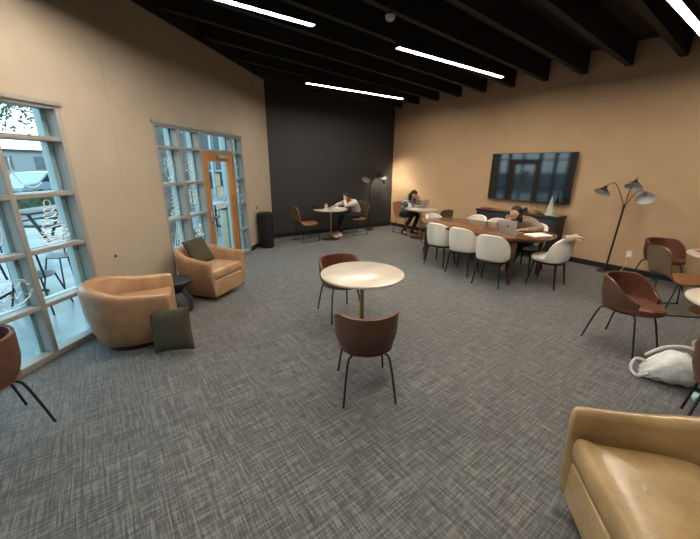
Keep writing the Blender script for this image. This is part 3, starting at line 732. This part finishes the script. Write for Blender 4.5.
floor_lamp('black three-headed floor lamp in the dark corner', (6.22, 7.42, 0), 0, (0, 0, 1.18),
           [((-.12, -.02, 1.49), (-.75, -.35, -1.0), (-.06, 0, 1.48)), ((.28, -.03, 1.60), (.35, -.10, -1), (.14, 0, 1.60)), ((.40, -.02, 1.42), (.9, -.22, -.28), (.2, 0, 1.50))], lit=(1, 2))
t = thing('thermostat', 'small grey thermostat on the dark wall beside the corner lamp', 'thermostat', (6.99, dark_y(6.99), 1.12), da)
MB().box(-.05, .05, -.02, 0, 0, .08, .005).build('case', 'blackwood', t); MB().box(-.035, .035, -.022, -.02, .03, .07, .001).build('display', 'plastic', t)

# ------------------------------------------------------------------ second far table at tan wall
dup(rt, (6.55, 5.78, 0), 0, 'round cream marble table against the tan wall, far from camera')
dup(sl, (6.76, 6.52, 0), face(.05, -1), 'camel chair under the person in the plaid shirt')
dup(sl, (6.38, 5.14, 0), face(.1, 1), 'empty chair on the near side of the plaid-shirt person\'s table')
laptop('silver laptop open on the round table in front of the plaid-shirt person', (6.62, 5.88, .75), R(180), tilt=15)
t = thing('cup', 'small white cup beside the plaid-shirt person\'s laptop', 'cup', (6.33, 5.98, .75)); MB().lathe([(0, 0), (.03, 0), (.04, .10), (0, .10)], 20).build('body', 'paper', t)
tag(MB().box(6.25, 6.44, 5.70, 5.92, .751, .757, .002).build('paper_sheet', 'paper'), 'white sheet of paper on the plaid-shirt person\'s round table', 'paper')

# ------------------------------------------------------------------ conference table
def sup(a, rx, ry, n): 
    c, s_ = cos(a), sin(a); return rx*abs(c)**(2/n)*(1 if c > 0 else -1), ry*abs(s_)**(2/n)*(1 if s_ > 0 else -1)
ctb = thing('conference_table', 'long oval walnut conference table with cream chairs round it', 'table', (5.42, 3.36, 0))
b = MB(); b.loft([[(*sup(2*pi*j/72, .62*k, 1.20+.62*(k-1), 2.7), z) for j in range(72)] for z, k in ((.705, .95), (.712, .985), (.735, 1.), (.748, 1.), (.75, .99))]); b.build('tabletop', 'walnut', ctb, ang=50)
b = MB(); b.loft([[(*sup(2*pi*j/72, .50, 1.06, 2.7), z) for j in range(72)] for z in (.66, .706)]); b.build('apron', 'walnutdark', ctb)
for sx_ in (-1, 1):
    for sy_ in (-1, 1):
        b = MB(); x, y = .45*sx_, .86*sy_
        b.loft([[(x+i*k, y+j*k, z) for i, j in ((-1, -1), (1, -1), (1, 1), (-1, 1))] for z, k in ((0, .017), (.67, .030))]); b.build('leg', 'walnutdark', ctb)
dc = dining_chair(); tag(dc, 'cream dining chair on the near side, farthest left at the conference table', None, 'cream dining chairs'); dc.location = (4.98, 3.87, 0); dc.rotation_euler = (0, 0, face(1, .12))
dup(dc, (4.92, 3.33, 0), face(1, .12), 'middle one of three cream dining chairs on the near side of the conference table')
dup(dc, (4.79, 2.72, 0), face(1, .22), 'cream dining chair on the near side, closest to camera at the conference table')
dup(dc, (5.46, 2.16, 0), face(-.05, 1), 'cream dining chair at the near end, beige coat hanging on it')
dup(dc, (5.66, 4.50, 0), face(-.1, -1), 'cream dining chair at the far end of the conference table')
dup(dc, (6.08, 3.98, 0), face(-1, 0), 'cream dining chair on the television side, farthest left')
dup(dc, (5.98, 3.48, 0), face(-1, 0), 'cream dining chair on the television side, just left of the seated girl')
dup(dc, (6.02, 2.78, 0), face(-1, .1), 'cream dining chair the girl with the black bow sits on')
laptop('silver laptop open on the conference table in front of the girl', (5.32, 2.76, .75), R(90), tilt=12)
tag(MB().box(-.12, .12, -.16, .16, 0, .018, .003).build('notebook', 'paper'), 'white notebook at the near end of the conference table', 'notebook')
bpy.data.objects['notebook'].location = (5.42, 2.38, .751); bpy.data.objects['notebook'].rotation_euler = (0, 0, 1.2)

# coat over the end chair
t = thing('coat', 'beige coat draped over the near-end conference chair', 'coat', (5.46, 2.16, 0), face(-.05, 1))
b = MB(); secs = []
for i in range(13):
    ph = R(-60+120*i/12*1.0)*.55+R(-12); wv = .008*sin(i*2.1)
    row = []
    for (r, z) in ((.10, .485), (.135, .58), (.17, .68), (.195, .77), (.215, .823), (.25, .838), (.278, .825), (.288, .79), (.29, .76)):
        row.append(((r+wv)*sin(ph), -(r+wv)*cos(ph)*(1+.22*(z-.43)), z))
    for (r, z) in ((.284, .76), (.280, .79), (.270, .815), (.25, .826), (.228, .812), (.205, .77), (.182, .68), (.148, .58), (.115, .485)):
        row.append(((r+wv)*sin(ph), -(r+wv)*cos(ph)*(1+.22*(z-.43)), z))
    secs.append(row)
b.loft(secs); b.build('body', mat('beige_coat_cloth', (.45, .38, .31), .95, var=.12, vscale=12, bump=.5, bscale=50), t, ang=70)
b = MB(); b.tube(smoothpath([(-.10, -.28, .82), (-.10, -.36, .83), (-.06, -.39, .80), (-.02, -.36, .77), (-.02, -.29, .78)], 5), .012); b.build('strap_loop', 'canvas2', t)

# ------------------------------------------------------------------ credenza and television
cz_ = thing('credenza', 'long black low cabinet below the television', 'cabinet', (7.02, 3.56, 0))
MB().box(-.19, .205, -.84, .84, .10, .83, .004).build('body', 'blackwood', cz_); MB().box(-.21, .21, -.86, .86, .83, .87, .004).build('top', 'blackwood', cz_)
for k in range(4):
    y0 = -.83+k*.416; d_ = MB().box(-.206, -.191, y0, y0+.408, .12, .79, .003).build('door', 'blackwood', cz_)
    MB().tube([(-.222, y0+(.37 if k % 2 == 0 else .04), .42), (-.222, y0+(.37 if k % 2 == 0 else .04), .56)], .006).build('handle', 'blackmetal', d_)
for y in (-.75, .75):
    for x in (-.14, .15): MB().box(x-.02, x+.02, y-.02, y+.02, 0, .10).build('leg', 'blackmetal', cz_)
tv = thing('television', 'large wall-mounted flat television above the black cabinet', 'television', (7.16, 3.53, 1.56))
MB().box(-.012, .03, -.84, .84, -.475, .475, .004).build('bezel', 'plastic', tv)
MB().box(-.0145, -.012, -.83, .83, -.465, .468).build('screen', 'screen', tv, smooth=False)
MB().box(.03, .088, -.3, .3, -.2, .2, .004).build('wall_bracket', 'blackmetal', tv)
for (y0, z0, y1, z1, l) in ((3.42, 1.11, 3.30, .86, 'thin black cable hanging left below the television'), (3.26, 1.10, 3.24, .86, 'thin black cable hanging in the middle below the television'), (3.05, 1.10, 3.08, .86, 'thin black cable hanging right below the television')):
    tag(MB().tube(smoothpath([(7.2, y0, z0), (7.19, (y0+y1)/2+.03, (z0+z1)/2), (7.19, y1, z1)], 5), .005, 6).build('cable', 'blackmetal'), l, 'cable', 'television cables')
CT = .87
t = thing('tree_ornament', 'pale ribbed ceramic tree ornament on the black cabinet', 'ornament', (7.02, 2.94, CT))
pf = [(0, 0), (.085, 0)]
for k in range(7): pf += [(.088-.011*k, .02+.045*k), (.072-.010*k, .052+.045*k)]
pf += [(.006, .35), (0, .355)]
MB().lathe(pf, 28).build('body', 'ceramic', t)
t = thing('wooden_bowl', 'wooden box-shaped bowl on the black cabinet left of the tree ornament', 'bowl', (7.0, 3.22, CT)); MB().lathe([(0, 0), (.10, 0), (.12, .05), (.12, .07), (.11, .07), (.10, .02), (0, .02)], 28).build('body', 'woodlight', t)
MB().lathe([(0, .022), (.07, .03), (.06, .09), (.03, .12), (0, .125)], 16).build('filling', 'woodlight', t)
t = thing('small_dish', 'small pale dish at the right end of the black cabinet', 'dish', (6.90, 2.79, CT)); MB().lathe([(0, 0), (.05, 0), (.08, .02), (.075, .022), (.045, .006), (0, .006)], 24).build('body', 'ceramic', t)
tag(MB().box(6.90, 7.05, 4.18, 4.36, CT, CT+.025, .003).build('book', 'red'), 'reddish book lying at the left end of the black cabinet', 'book')
tag(MB().box(6.88, 7.14, 3.55, 4.1, CT, CT+.012, .003).build('table_runner', 'woodlight'), 'flat brown tray on the black cabinet behind the chairs', 'tray')

# outlet and cord
t = thing('wall_outlet', 'white wall outlet low on the tan wall beside the floor lamp', 'outlet', (RX, 1.63, .27))
MB().box(-.008, 0, -.04, .04, 0, .12, .003).build('plate', 'white', t); b = MB(); b.box(-.012, -.008, -.017, .017, .012, .05, .002); b.box(-.012, -.008, -.017, .017, .068, .106, .002); b.build('socket', 'shade_in', t)
MB().box(-.045, -.012, -.015, .015, .015, .045, .004).build('plug', 'white', t)
tag(MB().tube(smoothpath([(RX-.03, 1.63, .29), (RX-.05, 1.64, .12), (RX-.06, 1.68, .012), (RX-.16, 1.60, .006), (RX-.22, 1.72, .006), (RX-.12, 1.86, .006), (RX-.19, 1.96, .006), (RX-.34, 2.05, .006), (RX-.38, 1.95, .006)], 6), .0045, 6).build('power_cord', 'canvas2'), 'pale power cord trailing from the wall outlet onto the carpet', 'cord')

# ------------------------------------------------------------------ right group
dup(tb, (4.16, .84, 0), face(-.25, -.97), 'brown tub chair at right, beside the white bag')
dup(tb, (3.12, -.03, 0), face(.95, .1), 'brown tub chair cut off at the right edge, in front of the white bag')
dup(tb, (6.78, 1.12, 0), face(-.62, -.78), 'brown tub chair against the tan wall at the right')
dup(sl, (5.76, .74, 0), face(.70, -.71), 'camel leather chair between the two right-hand brown tub chairs')
dup(sl, (6.42, -.42, 0), face(-.42, .9), 'camel leather chair at the far side of the right wall table')
dup(rt, (6.06, .37, 0), 0, 'round cream marble table cut off at the right edge, higher one near the tan wall')
dup(rt, (4.0, .03, 0), 0, 'round cream marble table cut off at the right edge, lower one beside the bag')
tag(MB().box(-.11, .11, -.07, .07, 0, .006, .002).build('greeting_card', 'red'), 'red card on the marble table near the tan wall', 'card')
bpy.data.objects['greeting_card'].location = (6.02, .60, .7505); bpy.data.objects['greeting_card'].rotation_euler = (0, 0, .7)

# white bag slumped on the carpet
bg_ = thing('tote_bag', 'white canvas backpack lying on the carpet at the right', 'bag', (3.74, .33, 0), R(-60))
bg_.scale = (1, 1, 1.15)
b = MB(); n = 28; secs = []
for i in range(15):
    t_ = i/14; x = -.23+.46*t_; k = sin(pi*min(.97, max(.03, t_)))**.5; wob = .012*sin(i*1.9)
    secs.append([(x+.01*sin(j*1.3+i), cos(2*pi*j/n)*.145*k+.008*sin(j*2.2+i*1.3), max(.002, .105*k+sin(2*pi*j/n)*(.105*k)+wob*sin(j*1.1)+(.03*k if 0 < j < n/2 else 0))) for j in range(n)])
b.loft(secs); b.build('body', 'canvas', bg_, ang=75)
MB().tube(smoothpath([(-.20, .02, .12), (-.27, .04, .12), (-.31, -.02, .06), (-.27, -.08, .03), (-.20, -.07, .06)], 6), .011).build('strap', 'canvas', bg_)
MB().tube(smoothpath([(.12, .03, .23), (.08, .06, .31), (.12, .08, .33), (.20, .06, .28), (.22, .02, .22)], 6), .008).build('handle', 'canvas2', bg_)
MB().tube(smoothpath([(-.19, .10, .14), (-.06, .13, .22), (.08, .12, .25), (.18, .06, .24)], 6), .012).build('zip_seam', 'canvas', bg_)
b = MB(); b.loft([[(.17+.0*i, y, z) for y, z in ((-.05, .20), (.04, .22), (.05, .05), (-.06, .05))] if i == 0 else [(.235, y*.9, z*.9) for y, z in ((-.05, .20), (.04, .22), (.05, .05), (-.06, .05))] for i in range(2)]); b.build('front_flap', 'canvas2', bg_)
t = thing('bottle', 'small pale blue bottle on the carpet beside the white bag', 'bottle', (3.52, .14, .03)); b = MB(); b.lathe([(0, 0), (.026, 0), (.03, .01), (.03, .07), (.015, .085), (.015, .10), (0, .10)], 20); b.build('body', 'cyan', t); t.rotation_euler = (R(90), 0, 1.9)

# ------------------------------------------------------------------ people
def skin_mesh(nodes, edges, sub=2):
    names = list(nodes); me = bpy.data.meshes.new('tmp_skin')
    me.from_pydata([nodes[k][0] for k in names], [(names.index(a), names.index(b)) for a, b in edges], [])
    o = bpy.data.objects.new('tmp_skin', me); COL.objects.link(o)
    m = o.modifiers.new('s', 'SKIN'); m.use_smooth_shade = True
    for i, k in enumerate(names):
        r = nodes[k][1]; r = r if isinstance(r, tuple) else (r, r)
        me.skin_vertices[0].data[i].radius = r; me.skin_vertices[0].data[i].use_root = (i == 0)
    s = o.modifiers.new('u', 'SUBSURF'); s.levels = sub; s.render_levels = sub
    dg = bpy.context.evaluated_depsgraph_get(); dg.update()
    res = bpy.data.meshes.new_from_object(o.evaluated_get(dg)); bpy.data.objects.remove(o); bpy.data.meshes.remove(me)
    return res
def chain(mb, pts, radii, mi=0, sub=2):
    nodes = {i: (tuple(p), r) for i, (p, r) in enumerate(zip(pts, radii))}
    mb.mesh(skin_mesh(nodes, [(i, i+1) for i in range(len(pts)-1)], sub), mi)
def hand(mb, wrist, direction, palm_n, curl=.5, s=1.):
    w_ = Vector(wrist); d = Vector(direction).normalized(); n = Vector(palm_n); n = (n-d*n.dot(d)).normalized(); x = d.cross(n)
    chain(mb, [w_-d*.02, w_+d*.03, w_+d*.075], [.024*s, (.036*s, .016*s), (.038*s, .014*s)])
    for k, (off, ln) in enumerate(((-.028, .062), (-.010, .074), (.010, .070), (.027, .054))):
        p = w_+d*.072*s+x*off*s; a = d; pts = [p-d*.02]; ang = 0
        pts.append(p)
        for j in range(3):
            ang += curl*.7; v = d*cos(ang)+n*sin(ang); p = p+v*ln*s*(.42, .32, .26)[j]; pts.append(p)
        chain(mb, pts, [.009*s, .0095*s, .0088*s, .008*s, .007*s], sub=1)
    p = w_+d*.02-x*.022*s; q = p-x*.03*s+d*.022*s+n*.008; chain(mb, [p, q, q+d*.03*s+n*.012-x*.006, q+d*.05*s+n*.022], [.013*s, .011*s, .010*s, .008*s], sub=1)
def head(mb, c, fwd, up, detail=True):
    c = Vector(c); f = Vector(fwd).normalized(); u = Vector(up); u = (u-f*u.dot(f)).normalized(); x = f.cross(u)
    rot = Matrix((x, f, u)).transposed()
    b = bmesh.new(); bmesh.ops.create_uvsphere(b, u_segments=24, v_segments=18, radius=1)
    for v in b.verts:
        p = v.co; p.x *= .074; p.y *= .092; p.z *= .106
        if p.z < 0: k = 1+p.z*2.6; p.x *= max(.45, k); p.y = p.y*max(.6, 1+p.z*1.4)+(.012 if p.y > 0 else 0)*(-p.z/.11)
        if p.y > .06: p.y = .06+(p.y-.06)*.75
    b.transform(Matrix.Translation(c) @ rot.to_4x4()); mb.merge(b, 0)
    def pt(a, b_, d_): return c+x*a+f*b_+u*d_
    chain(mb, [pt(0, .075, .015), pt(0, .093, -.012), pt(0, .088, -.028)], [.008, .011, .010], 0, 1)
    for sg in (-1, 1):
        mb.ball(pt(.029*sg, .077, .010), .0105, .008, .0062, 1, 10, rot.to_quaternion()); mb.ball(pt(.029*sg, .085, .010), .0052, .004, .0052, 2, 8, rot.to_quaternion())
        mb.tube([pt(.016*sg, .084, .030), pt(.03*sg, .084, .034), pt(.044*sg, .074, .029)], .003, 6, mi=3)
        mb.ball(pt(.074*sg, -.005, -.005), .010, .018, .028, 0, 10, rot.to_quaternion())
    mb.tube([pt(-.022, .080, -.050), pt(0, .088, -.048), pt(.022, .080, -.050)], .0055, 6, mi=4)
BODY = ['skin', 'eyew', 'eye', 'hair', 'lips']

def person(label, loc, rz, J, top, trousers, shoes, hairbits, handL, handR, hips=.15, extra=None):
    """J: joints in the person's frame, facing +Y"""
    t = thing('person', label, 'person', loc, rz)
    V = {k: Vector(v) for k, v in J.items()}
    nodes = {'pel': (V['pel'], (.095, .08)), 'sp': (V['sp'], (.09, .07)), 'ch': (V['ch'], (.10, .07)), 'nk0': (V['nk0'], .048), 'nk': (V['nk'], .050), 'hd': (V['hd'], .055)}
    edges = [('pel', 'sp'), ('sp', 'ch'), ('ch', 'nk0'), ('nk0', 'nk'), ('nk', 'hd')]
    for s_ in 'LR':
        nodes['sh'+s_] = (V['sh'+s_], .042); nodes['el'+s_] = (V['el'+s_], .038); nodes['wr'+s_] = (V['wr'+s_], .025)
        nodes['hp'+s_] = (V['hp'+s_], .070); nodes['kn'+s_] = (V['kn'+s_], .055); nodes['an'+s_] = (V['an'+s_], .036); nodes['to'+s_] = (V['to'+s_], .030)
        edges += [('ch', 'sh'+s_), ('sh'+s_, 'el'+s_), ('el'+s_, 'wr'+s_), ('pel', 'hp'+s_), ('hp'+s_, 'kn'+s_), ('kn'+s_, 'an'+s_), ('an'+s_, 'to'+s_)]
    mb = MB(); mb.mesh(skin_mesh(nodes, edges, 2), 0)
    head(mb, V['hd'], J['face'], J['up'])
    hand(mb, V['wrL'], *handL); hand(mb, V['wrR'], *handR)
    body = mb.build('body', BODY, t, ang=80)
    g = .014
    def sub_(keys, rad, eds, name, m_, sub=2):
        nn = {k: (tuple(V[k]), rad[k]) for k in keys}
        b = MB(); b.mesh(skin_mesh(nn, eds, sub)); return b.build(name, m_, t, ang=80)
    sub_(['pel', 'sp', 'ch', 'nk0', 'shL', 'shR', 'elL', 'elR', 'cuL', 'cuR'] if 'cuL' in V else ['pel', 'sp', 'ch', 'nk0', 'shL', 'shR', 'elL', 'elR', 'wrL', 'wrR'],
         dict(pel=(.160, .135), sp=(.145, .120), ch=(.165, .125), nk0=.080, shL=.073, shR=.073, elL=.056, elR=.056, wrL=.038, wrR=.038, cuL=.044, cuR=.044),
         [('pel', 'sp'), ('sp', 'ch'), ('ch', 'nk0'), ('ch', 'shL'), ('ch', 'shR'), ('shL', 'elL'), ('shR', 'elR')]+([('elL', 'cuL'), ('elR', 'cuR')] if 'cuL' in V else [('elL', 'wrL'), ('elR', 'wrR')]), 'top', top)
    sub_(['pel', 'hpL', 'hpR', 'knL', 'knR', 'anL', 'anR'], dict(pel=(.13, .095), hpL=.095, hpR=.095, knL=.070, knR=.070, anL=.05, anR=.05),
         [('pel', 'hpL'), ('pel', 'hpR'), ('hpL', 'knL'), ('hpR', 'knR'), ('knL', 'anL'), ('knR', 'anR')], 'trousers', trousers)
    for s_ in 'LR':
        a = V['an'+s_]; to = V['to'+s_]; d = (to-a); d.z = 0; d.normalize()
        b = MB(); g0 = Vector((a.x, a.y, 0)); sx_ = d.cross(Vector((0, 0, 1))); secs = []
        for dist, wd, h in ((-.07, .026, .05), (-.055, .036, .085), (0, .040, .10), (.05, .042, .085), (.11, .046, .06), (.165, .042, .045), (.195, .022, .03)):
            secs.append([g0+d*dist+sx_*wd*cos(q)+Vector((0, 0, max(0.001, h/2+h/2*sin(q)))) for q in [2*pi*k/14 for k in range(14)]])
        b.loft(secs); b.build('shoe', shoes, t, ang=60)
        if shoes == 'boot': MB().tube([a+Vector((0, 0, -.03)), a.lerp(V['kn'+s_], .45)], .052, 12, r2=.058).build('boot_shaft', 'boot', t)
    c = V['hd']; f = Vector(J['face']).normalized(); u = Vector(J['up']); u = (u-f*u.dot(f)).normalized(); x = f.cross(u)
    rot = Matrix((x, f, u)).transposed().to_quaternion(); b = MB()
    bb = bmesh.new(); bmesh.ops.create_uvsphere(bb, u_segments=28, v_segments=20, radius=1)
    for v in bb.verts:
        p = v.co; ff = max(0, p.y)*(1-smst(.12, .62, p.z))
        p.x *= .090*(1-.06*ff); p.z *= .125; p.y = p.y*.112-(.098*ff)-.006
    for v in bb.verts: v.co.z += .006+.003*sin(v.co.x*190)*cos(v.co.y*120)
    b.merge(bb, 0, Matrix.Translation(c) @ rot.to_matrix().to_4x4())
    for pts, rad in hairbits: chain(b, [c+x*p[0]+f*p[1]+u*p[2] for p in pts], rad, 0, 2)
    b.build('hair', 'hair', t, ang=80)
    if extra: extra(t, c, x, f, u)
    return t

# person at the dark wall: head propped on the hand, reading
Jn = dict(pel=(0, -.02, .55), sp=(0, .03, .70), ch=(0, .14, .84), nk0=(0, .21, .92), nk=(0, .255, .955), hd=(0, .335, 1.005), face=(.0, .70, -.7), up=(0, .6, .8),
          shL=(-.17, .17, .87), elL=(-.16, .50, .80), wrL=(-.075, .44, .97), shR=(.17, .17, .87), elR=(.20, .44, .80), wrR=(.10, .62, .79),
          cuL=(-.09, .45, .945), cuR=(.11, .60, .79),
          hpL=(-.10, .04, .53), knL=(-.11, .44, .55), anL=(-.09, .60, .10), toL=(-.09, .72, .04), hpR=(.10, .04, .53), knR=(.11, .42, .53), anR=(.10, .50, .10), toR=(.10, .62, .04))
person('person in an off-white sweater leaning over the table at the dark wall', (5.50, 7.10, 0), face(-1, 0), Jn, 'offwhite', 'blackcloth', 'shoe',
       [([(0, -.09, .04), (.0, -.13, .05), (0, -.15, .02)], [.05, .045, .02])],
       ((.35, -.2, 1), (.6, .6, -.2), .5), ((-.3, 1, 0), (0, 0, -1), .3))
pillow('throw_pillow', 'olive green pillow behind the person in the off-white sweater', .42, .05, mtx((5.70, 7.08, .68), (.05, 1, 0), (.18, 0, 1)))

# person in plaid at laptop
Jp = dict(pel=(0, -.03, .55), sp=(0, .03, .70), ch=(0, .13, .85), nk0=(0, .19, .94), nk=(0, .235, .98), hd=(.02, .31, 1.045), face=(.1, .85, -.35), up=(0, .35, .9),
          shL=(-.18, .16, .88), elL=(-.20, .38, .80), wrL=(-.05, .42, .93), shR=(.18, .16, .88), elR=(.22, .34, .79), wrR=(.10, .52, .79),
          cuL=(-.07, .415, .905), cuR=(.115, .50, .79),
          hpL=(-.10, .04, .53), knL=(-.13, .40, .54), anL=(-.12, .22, .10), toL=(-.13, .34, .04), hpR=(.10, .04, .53), knR=(.13, .40, .54), anR=(.20, .16, .10), toR=(.24, .28, .04))
person('person in a grey plaid shirt working at a laptop by the tan wall', (6.68, 6.50, 0), face(.08, -1), Jp, 'plaid', 'blackcloth', 'boot',
       [([(.07, -.02, .02), (.09, -.01, -.07), (.085, .01, -.15)], [.045, .05, .03]), ([(-.07, -.02, .02), (-.09, -.01, -.07), (-.08, .01, -.15)], [.045, .05, .03]), ([(0, -.07, .02), (0, -.10, -.08), (0, -.09, -.17)], [.075, .075, .04])],
       ((.35, -.1, 1), (.6, .6, -.2), .5), ((-.3, 1, 0), (0, 0, -1), .4))

# girl with the bow
def bow(t, c, x, f, u):
    p = c-f*.115+u*.055-x*.0; b = MB()
    for sg in (-1, 1):
        secs = []
        for k in range(7):
            q = k/6; h = .012+.034*q**.7*(1.0 if k < 6 else .85); secs.append([p+x*sg*(.006+.095*q)+u*(h*cos(a)+.012*q)-f*(.016*sin(a)+.01) for a in [2*pi*j/12 for j in range(12)]])
        b.loft(secs)
    b.ball(p-f*.01, .018, .018, .022); tag(b.build('hair_bow', 'blackcloth', t, ang=60), 'large black bow in the hair')
Jg = dict(pel=(0, -.02, .55), sp=(0, .05, .70), ch=(0, .17, .87), nk0=(-.01, .25, .925), nk=(-.03, .30, .96), hd=(-.07, .38, 1.02), face=(-.45, .85, .0), up=(-.12, .15, 1),
          shL=(-.18, .21, .87), elL=(-.34, .42, .80), wrL=(-.15, .50, .895), shR=(.18, .19, .87), elR=(.37, .33, .80), wrR=(.20, .56, .80),
          cuL=(-.18, .49, .88), cuR=(.215, .54, .80),
          hpL=(-.10, .04, .53), knL=(-.12, .42, .54), anL=(-.12, .36, .10), toL=(-.12, .48, .04), hpR=(.10, .04, .53), knR=(.12, .42, .54), anR=(.02, .60, .10), toR=(.02, .72, .04))
mir = {'L': 'R', 'R': 'L'}
Jg = {(k[:-1]+mir[k[-1]] if k[-1] in 'LR' else k): (-v[0], v[1], v[2]) for k, v in Jg.items()}
person('girl in a taupe hoodie with black hair bow, chin on hand, at the conference table', (6.02, 2.84, 0), face(-1, -.04), Jg, 'taupe', 'blackcloth', 'shoe',
       [([(0, -.06, .02), (.03, -.10, -.04), (.07, -.14, -.10), (.12, -.17, -.15), (.17, -.19, -.20)], [.075, .075, .07, .055, .025]), ([(.07, -.02, .02), (.09, -.04, -.06), (.11, -.07, -.13), (.13, -.09, -.18)], [.035, .04, .035, .02]), ([(-.07, -.03, .0), (-.08, -.05, -.08), (-.07, -.07, -.15)], [.03, .035, .02])],
       ((.6, .8, 0), (0, 0, -1), .3), ((-.55, -.4, .8), (-.4, .8, .2), .6), extra=bow)
